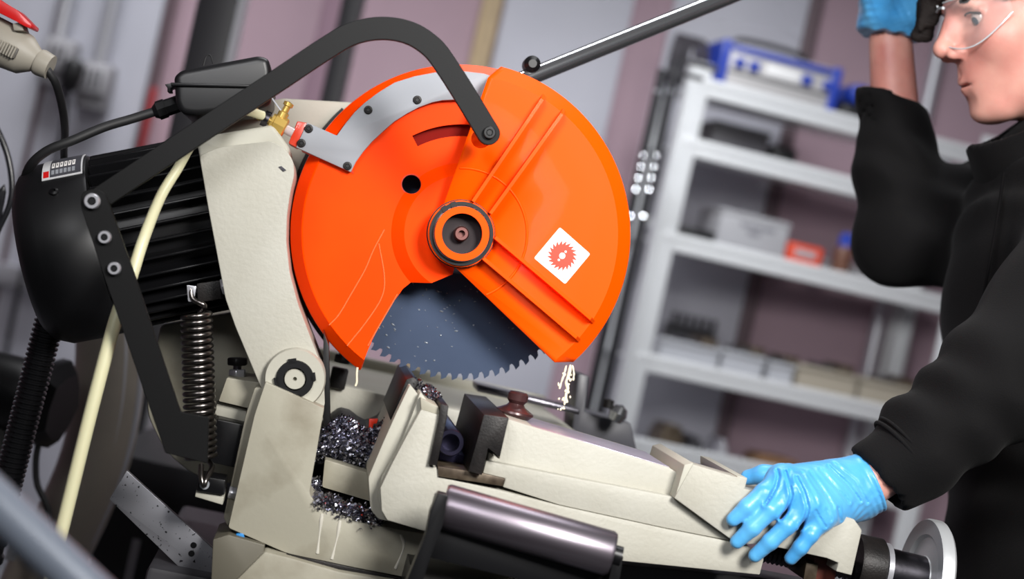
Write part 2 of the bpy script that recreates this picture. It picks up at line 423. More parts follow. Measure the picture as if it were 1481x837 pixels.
tag(o, 'grey horizontal cable trunking low on the wall panels', 'trunking')

# ------------------------------------------------------------------ shelving
SPH = rad(12); SN = nrm(SPH); SX = Vector((math.cos(SPH), math.sin(SPH), 0)); SC = 4.35
GAL = mat('galvanised_shelf', (228, 230, 232), 0.32, 0.25, bump=0.04, bscale=120)
def S(px, py, c=SC): return W(px, py, c, SPH)
uL = S(1012, 100); uR = S(1436, 212); wid = (uR - uL).dot(SX); dep = 0.35
sh = thing('shelving_unit', 'galvanised steel shelving unit with five open shelves by the back wall', 'shelving', (uL.x + SX.x * wid / 2, uL.y + SX.y * wid / 2 + dep / 2, 0))
ztop = uL.z + 0.02
def spt(u, d, z): return Vector((uL.x, uL.y, 0)) + SX * u + SN * d + Vector((0, 0, z))
for u, d in ((0, 0), (wid, 0), (0, dep), (wid, dep)):
    sx = 1 if u == 0 else -1; sd = 1 if d == 0 else -1
    c = spt(u + sx * 0.008, d, ztop / 2)
    bm = bmesh.new()
    for (cu, cd, hu, hd) in ((0.0, 0, 0.030, 0.0015), (-0.03 * sx, 0.025 * sd, 0.0015, 0.025), (0.012 * sx, -0.004 * sd, 0.004, 0.004), (-0.012 * sx, -0.004 * sd, 0.004, 0.004)):
        q = c + SX * cu + SN * cd
        fr = [q + SX * a * hu - SN * hd + UP * b * ztop / 2 for a, b in ((-1, -1), (1, -1), (1, 1), (-1, 1))]
        prism_bm(bm, fr, SN * hd * 2)
    up_ = from_bm('upright', bm, GAL, sh)
SZ = [S(1016, 118).z, S(1004, 206).z, S(985, 345).z, S(950, 520).z, S(926, 640).z]
for z in SZ + [0.15]:
    obox('shelf', spt(wid / 2, dep / 2, z - 0.012), (SX, SN, UP), (wid / 2 - 0.005, dep / 2 - 0.004, 0.003), GAL, sh)
    bm = bmesh.new()
    for zz, dd, hh in ((z, -0.004, 0.012), (z - 0.026, 0.0, 0.014)):
        fr = [spt(u, dd, zz + e * hh) for u, e in ((0, -1), (wid, -1), (wid, 1), (0, 1))]
        prism_bm(bm, fr, SN * 0.016, 0.0055, 4)
    from_bm('shelf_lip', bm, GAL, sh)
obox('cross_brace', spt(wid / 2, dep + 0.004, (SZ[0] + SZ[3]) / 2), (SX, SN, UP), (wid / 2, 0.002, 0.012), GAL, sh)
def on_shelf(name, px0, px1, k, h, d0, d, m, label, cat, bevel=0.004, group=None):
    """a box standing on shelf k between two image columns"""
    z = SZ[k] - 0.009; y = CY + 0
    def u_at(px):
        lo, hi = -0.3, wid + 0.3
        for _ in range(40):
            mid = (lo + hi) / 2; p = spt(mid, d0, z + h / 2)
            q = proj(p)[0]
            if q < px: lo = mid
            else: hi = mid
        return (lo + hi) / 2
    a, b = u_at(px0), u_at(px1)
    t = thing(name, label, cat, spt((a + b) / 2, d0 + d / 2, z), group)
    return t, a, b, z
def proj(p):
    x, y, z = p.x, p.y, p.z - CAMZ
    r = x * cr + z * sr; u = -x * sr + z * cr
    return CX + r / y * FPX, CY - u / y * FPX
def sbox(name, t, u0, u1, d0, d1, z0, z1, m, bevel=0.004, label=None):
    return obox(name, spt((u0 + u1) / 2, (d0 + d1) / 2, (z0 + z1) / 2), (SX, SN, UP), (abs(u1 - u0) / 2, abs(d1 - d0) / 2, (z1 - z0) / 2), m, t, bevel, 2, label)
CASE = mat('silver_case', (186, 184, 184), 0.4, 0.2); NAVY = mat('royal_blue_plastic', (28, 58, 160), 0.4); CARD = mat('white_carton', (158, 158, 162), 0.6)
t, a, b, z = on_shelf('tool_case', 1040, 1213, 0, 0.14, 0.03, 0.28, CASE, 'silver and blue tool case with corner caps on the top shelf', 'case')
hC = 0.150
sbox('shell', t, a + 0.012, b - 0.012, 0.036, 0.30, z + 0.004, z + hC - 0.004, CASE, 0.01)
for u in (a, b - 0.03): sbox('corner_cap', t, u, u + 0.03, 0.03, 0.306, z, z + hC, NAVY, 0.008, label='royal blue end cap')
sbox('front_rib', t, a + 0.03, b - 0.03, 0.03, 0.04, z + hC - 0.028, z + hC - 0.01, NAVY, 0.003, label='royal blue stripe')
sbox('lid_seam', t, a + 0.03, b - 0.03, 0.033, 0.04, z + 0.062, z + 0.068, DCOL, 0.001)
w_ = b - a
for f0, f1 in ((0.12, 0.2), (0.24, 0.32), (0.68, 0.76), (0.86, 0.92)): sbox('latch', t, a + w_ * f0, a + w_ * f1, 0.026, 0.037, z + 0.078, z + 0.106, NAVY, 0.003)
sbox('name_label', t, a + w_ * 0.38, a + w_ * 0.66, 0.031, 0.037, z + 0.076, z + 0.108, WHITE, 0.001, label='white front label')
h_ = tube('carry_handle', catmull([spt(a + w_ * 0.2, 0.16, z + hC - 0.004), spt(a + w_ * 0.25, 0.16, z + hC + 0.03), spt(a + w_ * 0.75, 0.16, z + hC + 0.03), spt(a + w_ * 0.8, 0.16, z + hC - 0.004)]), 0.008, DCOL, t)
t, a, b, z = on_shelf('power_tool', 1222, 1262, 0, 0.1, 0.08, 0.2, NAVY, 'blue power tool with black body beside the tool case', 'tool')
sbox('body', t, a, b + 0.04, 0.10, 0.26, z, z + 0.07, BLACKP, 0.015); sbox('blue_housing', t, a + 0.01, b + 0.02, 0.08, 0.24, z + 0.07, z + 0.13, NAVY, 0.02)
t, a, b, z = on_shelf('coiled_strap', 985, 1026, 0, 0.1, 0.06, 0.2, RUBBER, 'black coiled strap hanging over the end of the top shelf', 'strap')
for k in range(4):
    q = spt(a + 0.015 + 0.02 * k, 0.2, z + 0.085)
    ring('coil', 0.075, 0.062, -0.008, 0.008, q, SX + SN * 0.12 * (k - 1.5), mat('charcoal_webbing', (58, 54, 60), 0.7), t, 28)
t, a, b, z = on_shelf('carton', 1040, 1138, 2, 0.11, 0.03, 0.2, CARD, 'white carton with grey print standing beside the orange box', 'box')
cb = sbox('box_body', t, a, b, 0.04, 0.24, z, z + 0.12, CARD, 0.002)
sbox('lid_flap', t, a - 0.002, b + 0.002, 0.037, 0.243, z + 0.112, z + 0.124, CARD, 0.002)
INK = mat('grey_print', (120, 120, 126), 0.6)
for f0, f1, zz in ((0.30, 0.38, 0.085), (0.40, 0.5, 0.085), (0.52, 0.62, 0.085), (0.64, 0.8, 0.085), (0.42, 0.6, 0.066)):
    sbox('print_line', t, a + (b - a) * f0, a + (b - a) * f1, 0.0385, 0.0405, z + zz, z + zz + 0.012, INK, 0)
t, a, b, z = on_shelf('carton', 1139, 1188, 2, 0.08, 0.04, 0.16, RED, 'small orange red carton with a white label on the shelf', 'box')
sbox('box_body', t, a, b, 0.04, 0.2, z, z + 0.075, mat('orange_red_carton', (206, 66, 34), 0.5), 0.003); sbox('label_patch', t, a + 0.02, b - 0.02, 0.038, 0.041, z + 0.04, z + 0.06, CARD, 0)
t, a, b, z = on_shelf('spray_can', 1212, 1236, 2, 0.1, 0.06, 0.1, NAVY, 'blue capped spray can standing on the middle shelf', 'can')
q = spt((a + b) / 2, 0.1, z); lathe('can', [(0.024, 0), (0.026, 0.004), (0.026, 0.085), (0.02, 0.1), (0, 0.1)], q, UP, mat('rust_can', (96, 60, 44), 0.4), t, 20); lathe('cap', [(0.02, 0.095), (0.02, 0.13), (0.012, 0.14), (0, 0.14)], q, UP, NAVY, t, 20)
t, a, b, z = on_shelf('black_tray', 992, 1036, 2, 0.07, 0.05, 0.2, DCOL, 'low black tray in the corner of the middle shelf', 'tray')
sbox('tray_base', t, a, b, 0.06, 0.3, z, z + 0.03, DCOL, 0.004); sbox('tray_rim', t, a - 0.006, b + 0.006, 0.054, 0.306, z + 0.03, z + 0.05, BLACKP, 0.004)
BIN = mat('pale_bin_plastic', (172, 174, 180), 0.5); BIN2 = mat('beige_bin_plastic', (160, 152, 138), 0.5)
for (x0, x1, hh, m, lab) in ((955, 1040, 0.075, BIN, 'long white storage bin below the dark tool rack'), (1044, 1104, 0.08, BIN, 'white storage bin between two bins on the fourth shelf'),
                             (1112, 1148, 0.075, BIN, 'narrow white storage bin beside the beige bins'), (1154, 1240, 0.085, BIN2, 'beige storage bin next to the narrow white bin'),
                             (1244, 1330, 0.085, BIN2, 'beige storage bin nearest the shelf end post')):
    t, a, b, z = on_shelf('storage_bin', x0, x1, 3, hh, 0.02, 0.3, m, lab, 'bin', group='bins on the fourth shelf')
    bm = bmesh.new()
    A, B, D0, D1, Z0, Z1 = a, b, 0.03, 0.34, z, z + hh; th = 0.005
    for (u0, u1, d0, d1, z0, z1) in ((A, B, D0, D0 + th, Z0, Z1), (A, B, D1 - th, D1, Z0, Z1), (A, A + th, D0, D1, Z0, Z1), (B - th, B, D0, D1, Z0, Z1), (A, B, D0, D1, Z0, Z0 + th)):
        prism_bm(bm, [spt(u, d0, zz) for u, zz in ((u0, z0), (u1, z0), (u1, z1), (u0, z1))], SN * (d1 - d0), 0.001, 1)
    from_bm('bin_body', bm, m, t); sbox('bin_lip', t, A - 0.003, B + 0.003, D0 - 0.006, D0 + 0.004, Z1 - 0.012, Z1, m, 0.002)
    for k in range(3):
        uu = A + (B - A) * (0.2 + 0.28 * k); sbox('bin_contents', t, uu, uu + 0.02 + 0.01 * k, 0.06, 0.2, Z0 + 0.006, Z1 + 0.012 * ((k * 7) % 3), DCOL if k % 2 else BRONZE, 0.003)
t, a, b, z = on_shelf('tool_rack', 965, 1034, 3, 0.2, 0.34, 0.04, DCOL, 'dark rack of upright bits at the back of the fourth shelf', 'rack')
sbox('rack_board', t, a, b, 0.36, 0.38, z, z + 0.12, mat('grey_board', (92, 92, 98), 0.6), 0.003)
for k in range(6): sbox('bit', t, a + 0.01 + k * (b - a) / 6, a + 0.026 + k * (b - a) / 6, 0.345, 0.36, z + 0.10, z + 0.155, DCOL, 0.003)
for (x0, x1, hh, m, lab) in ((960, 990, 0.07, BRONZE, 'brown metal block on the lowest shelf in view'), (1000, 1018, 0.05, DCOL, 'small dark block on the lowest shelf in view'), (1100, 1160, 0.04, mat('brown_card', (120, 88, 60), 0.7), 'flat brown carton lying on the lowest shelf in view'), (1044, 1054, 0.06, STEEL, 'small bright fitting on the lowest shelf in view')):
    t, a, b, z = on_shelf('shelf_part', x0, x1, 4, hh, 0.05, 0.15, m, lab, 'block')
    sbox('block_body', t, a, b, 0.06, 0.2, z, z + hh * 0.7, m, 0.004); sbox('block_top', t, a + 0.006, b - 0.006, 0.07, 0.19, z + hh * 0.7, z + hh, m, 0.004)
for (x0, x1, hh, m, lab) in ((1030, 1110, 0.10, mat('dark_grey_case', (66, 64, 68), 0.5), 'dark grey case on the second shelf'), (1118, 1150, 0.07, BLACKP, 'black box beside the dark grey case on the second shelf'), (1180, 1216, 0.03, mat('tan_sleeve', (190, 160, 120), 0.6), 'flat tan packet at the edge of the second shelf')):
    t, a, b, z = on_shelf('shelf_case', x0, x1, 1, hh, 0.1, 0.2, m, lab, 'case')
    sbox('case_body', t, a, b, 0.1, 0.3, z, z + hh * 0.85, m, 0.006); sbox('case_lid', t, a - 0.002, b + 0.002, 0.098, 0.302, z + hh * 0.85, z + hh, m, 0.004)
# chains hanging beside the upright
for k, (px, off) in enumerate(((952, 0.0), (971, 0.04))):
    p0 = W(px, 128, 4.2); t = thing('hanging_chain', ('black cord with bright sockets hanging right against the shelf upright' if k else 'black cord with bright sockets hanging a hand away from the shelf upright'), 'chain', (p0.x, p0.y, 0.95), 'chains beside the shelving')
    tube('cord', [(p0.x, p0.y, 0.62), (p0.x, p0.y, 1.3), (p0.x, p0.y, p0.z + 0.05 + 0.025 * k)], 0.013, mat('charcoal_cord', (40, 40, 44), 0.35), t, 10)
    for i in range(6):
        zz = p0.z - 0.01 - (0.0 if i < 1 else 0.14 + 0.03 * i + (0.04 if i > 4 else 0))
        q = Vector((p0.x, p0.y, zz)); lathe('socket', [(0, -0.011), (0.010, -0.01), (0.015, 0.0), (0.010, 0.01), (0, 0.011)], q, UP, CHROME, t, 14)
    obox('hook_arm', (p0.x + 0.06, p0.y, p0.z + 0.05 + 0.025 * k), (SX, SN, UP), (0.05, 0.006, 0.006), DCOL, t)

# ================================================================== THE SAW
sb = M(520, 700, 1.75)
saw = thing('cold_saw', 'cream cut-off saw with orange blade guard, black motor and long vise', 'machine', (sb.x, sb.y, 0))
HX, HY = 668, 338                                   # hub centre in the picture
CB = 1.76                                           # blade depth
# ---- stand and base
stz = M(480, 860, 1.6).z
obox('stand', (sb.x - 0.02, sb.y + 0.12, stz / 2 - 0.01), (EX, NM, UP), (0.19, 0.2, stz / 2 - 0.012), mat('charcoal_cabinet', (52, 51, 55), 0.5), saw, 0.006, label='charcoal sheet metal stand')
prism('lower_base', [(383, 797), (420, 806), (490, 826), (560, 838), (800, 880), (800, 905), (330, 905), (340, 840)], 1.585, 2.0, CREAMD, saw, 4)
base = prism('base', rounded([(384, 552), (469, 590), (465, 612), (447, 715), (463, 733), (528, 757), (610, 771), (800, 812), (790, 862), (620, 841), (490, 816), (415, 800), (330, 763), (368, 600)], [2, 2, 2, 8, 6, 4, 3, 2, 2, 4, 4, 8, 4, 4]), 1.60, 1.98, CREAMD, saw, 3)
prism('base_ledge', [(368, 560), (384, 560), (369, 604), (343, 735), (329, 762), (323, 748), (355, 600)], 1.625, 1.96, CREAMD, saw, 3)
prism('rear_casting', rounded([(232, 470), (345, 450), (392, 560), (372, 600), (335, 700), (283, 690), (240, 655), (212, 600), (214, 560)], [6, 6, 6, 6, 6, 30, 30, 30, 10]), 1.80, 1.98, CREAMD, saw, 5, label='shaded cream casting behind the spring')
ta = M(448, 545, 1.84); tb_ = M(846, 633, 1.84); tz = M(640, 588, 1.84).z; ta.z = tb_.z = tz
obox('rear_table', (ta + tb_) / 2 + NM * 0.19 - UP * 0.03, (EX, NM, UP), ((tb_ - ta).length / 2, 0.19, 0.03), CREAM, saw, 0.003, label='cream rear table below the blade')
obox('table_rail', (ta + tb_) / 2 + NM * 0.37 + UP * 0.006, (EX, NM, UP), ((tb_ - ta).length / 2, 0.012, 0.008), CREAMS, saw, 0.002)
o = prism('gap_shadow_strip', [(405, 800), (470, 812), (620, 845), (610, 856), (480, 830), (420, 812)], 1.595, 1.62, OXIDE, saw, 1, label='dark strip standing in for the gap shadow under the base')  # shadow of the gap, modelled as a solid dark strip
# ---- chip channel
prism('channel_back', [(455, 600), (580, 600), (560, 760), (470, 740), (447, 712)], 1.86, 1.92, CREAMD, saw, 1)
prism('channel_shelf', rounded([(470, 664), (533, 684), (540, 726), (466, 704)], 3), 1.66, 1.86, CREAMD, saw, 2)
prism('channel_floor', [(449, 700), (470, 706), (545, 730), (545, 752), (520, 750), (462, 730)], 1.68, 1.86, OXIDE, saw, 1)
# ---- arm
prism('arm_plate', rounded([(276, 170), (409, 142), (512, 148), (530, 190), (470, 300), (430, 330), (300, 310)], 4), 1.81, 1.85, CREAMS, saw, 3)
armp = [(288, 224), (320, 212), (392, 204), (412, 214), (424, 232), (426, 252), (420, 278), (415, 312), (414, 350), (419, 395), (431, 440), (450, 490), (468, 535), (470, 590), (388, 584), (372, 548), (341, 474), (326, 432), (301, 300)]
arm = prism('saw_arm', rounded(armp, 7, 3), 1.625, 1.78, CREAM, saw, 7, 4, label='cream cast saw arm')
prism('arm_shoulder', rounded([(284, 200), (300, 196), (395, 180), (420, 215), (410, 250), (292, 250)], 6), 1.655, 1.78, CREAMS, saw, 5, 3)
pb = M(427, 546, 1.628); s = sc_at(pb)
lathe('pivot_boss', [(44 * s, -0.03), (44 * s, 0.012), (42 * s, 0.016), (27 * s, 0.016), (27 * s, 0.008), (0, 0.008)], pb, -NM, CREAMS, arm, 64)
ring('pivot_nut', 26.5 * s, 16.5 * s, 0.006, 0.02, pb, -NM, BLACKG, arm, 64, 0.0015)
for k in range(4):
    a_ = rad(20 + 90 * k); q = pb - NM * 0.0135 + (EX * math.cos(a_) + UP * math.sin(a_)) * 26 * s
    obox('nut_notch', q, (EX * math.cos(a_) + UP * math.sin(a_), -EX * math.sin(a_) + UP * math.cos(a_), NM), (0.0025, 0.004, 0.0065), BLACKG, arm)
lathe('pivot_pin', [(16 * s, 0.0), (16 * s, 0.014), (14.5 * s, 0.0165), (3 * s, 0.0165), (2 * s, 0.010), (0, 0.010)], pb, -NM, CREAMS, arm, 40)
prism('pin_mark', [(403, 241), (407, 240), (414, 246), (410, 248)], 1.6235, 1.627, DSTEEL, arm)
prism('arm_side_shade', [(468, 480), (476, 500), (478, 610), (470, 618), (466, 600)], 1.66, 1.80, BLACKG, saw, 1)  # black strip standing in for shade on the arm's right side
# stop block, bolts
blk = prism('stop_block', rounded([(328, 546), (376, 553), (366, 592), (316, 580)], 2), 1.66, 1.76, CREAMD, saw, 2)
prism('stop_foot', [(314, 580), (366, 594), (362, 612), (310, 600)], 1.67, 1.76, CREAMS, saw, 2)
q = M(343, 545, 1.70); s = sc_at(q)
UPB = (UP + EX * -0.2).normalized()
hexbolt('lock_nut', q, UPB, 13 * s, 11 * s, STEEL, blk); lathe('bolt_shank', [(6 * s, 0), (6 * s, 22 * s)], q, UPB, DSTEEL, blk, 16); hexbolt('bolt_head', q + UPB * 17 * s, UPB, 15.5 * s, 11 * s, OXIDE, blk)
q = M(486, 562, 1.84); s = sc_at(q)
sb2 = obox('limit_bolt', q + UP * 16 * s, (EX, NM, UP), (12 * s, 12 * s, 15 * s), OXIDE, saw, 0.002, label='dark limit stop block')
hexbolt('nut', q + UP * 38 * s, UP, 13 * s, 12 * s, OXIDE, sb2); lathe('threaded_rod', [(7 * s, 48 * s), (7 * s, 90 * s), (0, 90 * s)], q, UP, OXIDE, sb2, 14)
# black bracket at the spring foot
prism('spring_bracket', rounded([(314, 606), (352, 614), (340, 676), (302, 668)], 2), 1.64, 1.74, BLACKG, saw, 1.5)
hl = prism('spring_anchor', rounded([(289, 688), (326, 694), (324, 716), (284, 710)], 2), 1.60, 1.64, BLACKG, saw, 1.5, label='black spring anchor block')
prism('anchor_plate', [(284, 708), (324, 718), (322, 730), (282, 718)], 1.605, 1.66, CREAMS, saw, 1)
q = M(331, 711, 1.625); hexbolt('anchor_nut', q, EX, 10 * sc_at(q), 0.008, STEEL, hl)
q = M(296, 700, 1.60); ring('anchor_eye', 7 * sc_at(q), 3 * sc_at(q), 0, 0.003, q, -NM, GREYP, hl, 24)
# ---- spring
p0 = M(284, 452, 1.615); p1 = M(291, 664, 1.615); s = sc_at(p0); d = p1 - p0; a_, u_, v_ = basis(d); coils = 23; pts = []
for i in range(coils * 18 + 1):
    t_ = i / (coils * 18); an = 2 * math.pi * coils * t_; pts.append(p0 + d * t_ + (u_ * math.cos(an) + v_ * math.sin(an)) * 19.5 * s * (1 + 0.05 * t_))
top = pts[0]; bot = pts[-1]
hook1 = catmull([M(276, 415, 1.615), M(279, 432, 1.612), M(296, 442, 1.61), top], 5); hook2 = catmull([bot, M(307, 674, 1.61), M(298, 693, 1.595), M(295, 702, 1.594), M(291, 690, 1.596), M(291, 672, 1.604)], 5)
SPR = mat('spring_steel', (118, 113, 110), 0.28, 1.0)
tube('spring', hook1[:-1] + pts + hook2[1:], 4.0 * s, SPR, saw, 8, label='grey steel coil spring')
prism('spring_hanger', rounded([(270, 412), (284, 414), (280, 436), (272, 436)], 2), 1.612, 1.618, STEEL, saw, 0.5)

# ---- motor
mp0 = M(60, 372, 1.765); mp1 = M(318, 320, 1.765); ax = (mp1 - mp0); ax.normalize(); s = 1.765 / FPX
mc = M(95, 365, 1.765)
R0 = 128 * s
cover = lathe('motor_cover', [(0, -50 * s), (70 * s, -50 * s), (104 * s, -46 * s), (118 * s, -36 * s), (R0, -14 * s), (R0 * 1.005, 20 * s), (R0, 56 * s), (R0 * 0.985, 60 * s), (R0 * 0.95, 60 * s), (0, 60 * s)], mc, ax, BLACKP, saw, 72, label='matt black motor fan cover')
body = lathe('motor_body', [(0, 40 * s), (104 * s, 40 * s), (104 * s, 250 * s), (0, 250 * s)], mc, ax, BLACKG, saw, 48, label='black finned motor body')
a_, u_, v_ = basis(ax)
NF = 34
for k in range(NF):
    t_ = 2 * math.pi * (k + 0.5) / NF; dr = u_ * math.cos(t_) + v_ * math.sin(t_); tg = ax.cross(dr)
    obox('fin', mc + ax * 154 * s + dr * 114 * s, (ax, dr, tg), (91 * s, 12 * s, 2.1 * s), BLACKG, body, 0.001, 1)
q = M(320, 415, 1.66); hexbolt('foot_bolt', q, ax, 12 * s, 0.007, STEEL, body)
prism('mount_block', [(284, 410), (318, 405), (320, 432), (286, 438)], 1.655, 1.70, OXIDE, body, 1.5)
# name plate wrapped on the cover
def on_cyl(h, ang, r): return mc + ax * h + (np_dir(ang)) * r
def np_dir(ang):
    upv = (UP - ax * UP.dot(ax)).normalized(); fw = -NM; fw = (fw - ax * fw.dot(ax)).normalized()
    return upv * math.cos(ang) + fw * math.sin(ang)
def cyl_patch(name, h0, h1, a0, a1, r, m, parent, n=8, label=None):
    V = []; Fc = []
    for k in range(n + 1):
        an = rad(a0 + (a1 - a0) * k / n)
        for hh in (h0, h1):
            V.append(on_cyl(hh, an, r)); V.append(on_cyl(hh, an, r - 0.0008))
    for k in range(n):
        i = 4 * k; Fc += [(i, i + 2, i + 6, i + 4), (i + 1, i + 5, i + 7, i + 3), (i, i + 4, i + 5, i + 1), (i + 2, i + 3, i + 7, i + 6)]
    Fc += [(0, 1, 3, 2), (4 * n, 4 * n + 2, 4 * n + 3, 4 * n + 1)]
    return pyd(name, V, Fc, m, parent, label)
cyl_patch('name_plate', 2 * s, 57 * s, 4, 40, R0 * 1.012, mat('plate_silver', (206, 206, 208), 0.35), cover, label='white motor name plate with dark print')
cyl_patch('name_plate_field', 13 * s, 55 * s, 6, 38.5, R0 * 1.0145, mat('plate_dark', (70, 70, 76), 0.4), cover)
for k in range(6):
    cyl_patch('plate_cell', (15 + 5.6 * k) * s, (19 + 5.6 * k) * s, 20, 28, R0 * 1.0165, STICK, cover, 2)
    cyl_patch('plate_print', (16.5 + 5.6 * k) * s, (17.5 + 5.6 * k) * s, 22, 26, R0 * 1.018, BLACKP, cover, 1)
    cyl_patch('plate_cell', (15 + 5.6 * k) * s, (19 + 5.6 * k) * s, 31, 36, R0 * 1.0165, GREYP, cover, 2)
cyl_patch('plate_red_mark', 4 * s, 11.5 * s, 31, 38, R0 * 1.0145, RED, cover, 2)
q = M(115, 258, 1.70); lathe('cover_screw', [(6 * s, -0.01), (6 * s, 0.003), (3 * s, 0.004), (2.5 * s, 0.001), (0, 0.001)], on_cyl(18 * s, rad(52), R0), np_dir(rad(52)), BLACKG, cover, 16)
# terminal box
tb = prism('terminal_box', rounded([(251, 110), (262, 101), (374, 80), (388, 84), (392, 100), (392, 150), (376, 158), (282, 167), (262, 164), (254, 150)], [8, 8, 10, 8, 8, 8, 8, 14, 12, 8]), 1.68, 1.80, BLACKP, saw, 9, 4, label='black motor terminal box')
prism('lid_seam', [(247, 119), (393, 123), (393, 127), (247, 124)], 1.676, 1.804, BLACKG, tb, 1)
prism('lid_lug', [(238, 122), (252, 119), (252, 126), (247, 128), (248, 133), (242, 133), (242, 127)], 1.70, 1.72, BLACKP, tb, 1)
q = M(252, 152, 1.735); a2 = (M(200, 170, 1.735) - q).normalized()
for nm, r0, r1, h0, h1 in (('gland_nut', 12, 12, -12, 12), ('gland_body', 13.5, 13.5, 12, 24), ('gland_cap', 12, 8, 24, 30)):
    lathe(nm, [(0, h0 * s), (r0 * s, h0 * s), (r1 * s, h1 * s), (0, h1 * s)], q, a2, BLACKP, tb, 8 if nm != 'gland_cap' else 20)
tube('lid_wire', catmull([M(294, 95, 1.74), M(298, 82, 1.74), M(304, 80, 1.74), M(308, 92, 1.74)], 6), 1.2 * s, RUBBER, tb, 6)
tube('motor_cable', catmull([M(228, 160, 1.735), M(190, 172, 1.73), M(150, 184, 1.72), (M(105, 203, 1.71)), M(70, 217, 1.71), M(46, 237, 1.72), M(36, 262, 1.75), M(40, 290, 1.79), M(60, 320, 1.80), M(90, 340, 1.80)], 10), 6.6 * s, RUBBER, saw, 14, label='thick black motor cable')
# corrugated conduit hanging below the motor
p0 = M(78, 440, 1.78); p1 = M(2, 735, 1.80); n_ = 42; prof = []
path = [p0.lerp(p1, i / (n_ * 6)) for i in range(n_ * 6 + 1)] + [p1 + (p1 - p0) * 0.3 * i / 20 for i in range(1, 21)]
tube('corrugated_conduit', path, lambda t_: (18.0 + 3.2 * (1 if (t_ * n_ * 1.08) % 1 > 0.45 else 0)) * s, mat('black_gloss_conduit', (24, 24, 26), 0.25), saw, 20, label='black corrugated cable conduit', angle=25)
# ---- lever and linkage
lever = prism('guard_lever', offset_strip([(134, 293), (220, 236), (300, 183), (400, 117), (466, 73), (508, 49), (551, 40.5), (592, 47), (624, 67), (646, 95), (676, 142), (707, 193)], 33, 8), 1.555, 1.5625, BLACK, saw, 0.8, 1, label='bent flat black guard lever')
socket_bolt('lever_bolt', 707.5, 192, 1.555, 9, 0.005, BLACKG, lever)
link_pts = rounded([(116, 296), (118, 278), (134, 272), (150, 277), (157, 292), (197, 405), (261, 596), (302, 604), (300, 670), (239, 655), (161, 430), (152, 405)], [8, 12, 12, 12, 8, 4, 3, 2, 2, 3, 3, 3])
bar = prism('linkage_bar', link_pts, 1.538, 1.5465, BLACK, saw, 0.8, 1, label='flat black linkage bar')
for (x, y, r) in ((134, 291, 11.5), (152, 343, 9.5), (166, 388, 9.5)): socket_bolt('linkage_bolt', x, y, 1.538, r, 0.007, STEEL, bar)
q = M(134, 291, 1.5465); lathe('spacer', [(9 * s, 0), (9 * s, 0.05)], q, NM, BLACKG, saw, 20)
q = M(707, 192, 1.5625); lathe('lever_pin', [(13 * s, 0), (13 * s, 0.085)], q, NM, ORANGE, saw, 24)
# ---- coolant hose
tube('coolant_hose', catmull([M(380, 167, 1.655), M(352, 160, 1.64), M(325, 168, 1.63), M(300, 184, 1.612), M(279, 206, 1.605), M(258, 242, 1.605), M(232, 285, 1.60), M(208, 345, 1.60), M(190, 400, 1.59), M(168, 460, 1.578), M(138, 570, 1.57), M(108, 690, 1.565), M(74, 830, 1.56), M(60, 900, 1.56)], 8), lambda t_: (6.2 + 2.6 * min(1, max(0, (t_ - 0.35) / 0.35))) * s, HOSE, saw, 14, label='cream coolant hose')

# ---- fixed guard : a stepped disc sector
gp = M(HX, HY, 1.715); gs = sc_at(gp)
def gpt(r, an, h):
    """polar point on the guard: r px from hub, an degrees clockwise from right, h metres towards the camera"""
    t_ = rad(an) + ROLL * 0
    dx, dy = math.cos(t_) * r * gs, -math.sin(t_) * r * gs       # image right/up
    X = dx * cr - dy * sr; Z = dx * sr + dy * cr
    return gp + EX * X + UP * Z - NM * h
def a_start(r):
    if r < 60: return 104
    if r < 104: return 104 + (r - 60) / 44 * 34
    return 138 - (r - 104) / 142 * 11.5
gprof = [(44, 0.012), (60, 0.012), (84, 0.012), (102, 0.0), (116, 0.0), (135, 0.0), (150, 0.0), (175, 0.0), (200, 0.0), (220, 0.0), (228, 0.0), (230, 0.001), (240, -0.008), (246, -0.0135), (247, -0.02), (247, -0.085)]
NA = 110; V = []; Fc = []
for r, h in gprof:
    for k in range(NA + 1): V.append(gpt(r, a_start(r) + (286 - a_start(r)) * k / NA, h))
for i in range(len(gprof) - 1):
    for k in range(NA): Fc.append((i * (NA + 1) + k, i * (NA + 1) + k + 1, (i + 1) * (NA + 1) + k + 1, (i + 1) * (NA + 1) + k))
fg = pyd('fixed_guard', V, Fc, ORANGE2, saw, 'orange fixed blade guard', 30)
md = fg.modifiers.new('solid', 'SOLIDIFY'); md.thickness = 0.004; md.offset = -1
def cutter(pts2, h0, h1):
    bm = bmesh.new(); prism_bm(bm, [p - NM * h1 for p in pts2], NM * (h1 - h0)); me = bpy.data.meshes.new('cut'); bmesh.ops.recalc_face_normals(bm, faces=bm.faces); bm.to_mesh(me); bm.free()
    return bpy.data.objects.new('cut', me)
hc = (595 - HX, 267 - HY); hr = math.hypot(*hc); ha = math.degrees(math.atan2(hc[1], hc[0])) % 360
hole = gpt(hr, ha, 0); cut1 = cutter([hole + EX * math.cos(2 * math.pi * k / 32) * 14 * gs + UP * math.sin(2 * math.pi * k / 32) * 14 * gs for k in range(32)], -0.05, 0.05)
sl = [gpt(141, 243 + 34 * k / 12, 0) for k in range(13)] + [gpt(158, 243 + 34 * k / 12, 0) for k in range(12, -1, -1)]
cut2 = cutter(sl, -0.03, 0.03)
for c_ in (cut1, cut2):
    COL.objects.link(c_); b_ = fg.modifiers.new('cut', 'BOOLEAN'); b_.operation = 'DIFFERENCE'; b_.object = c_; b_.solver = 'EXACT'
    c_.location = -WL[fg.name] + WL[fg.name]
bpy.context.view_layer.update()
dg = bpy.context.evaluated_depsgraph_get(); newme = bpy.data.meshes.new_from_object(fg.evaluated_get(dg)); fg.modifiers.clear(); fg.data = newme
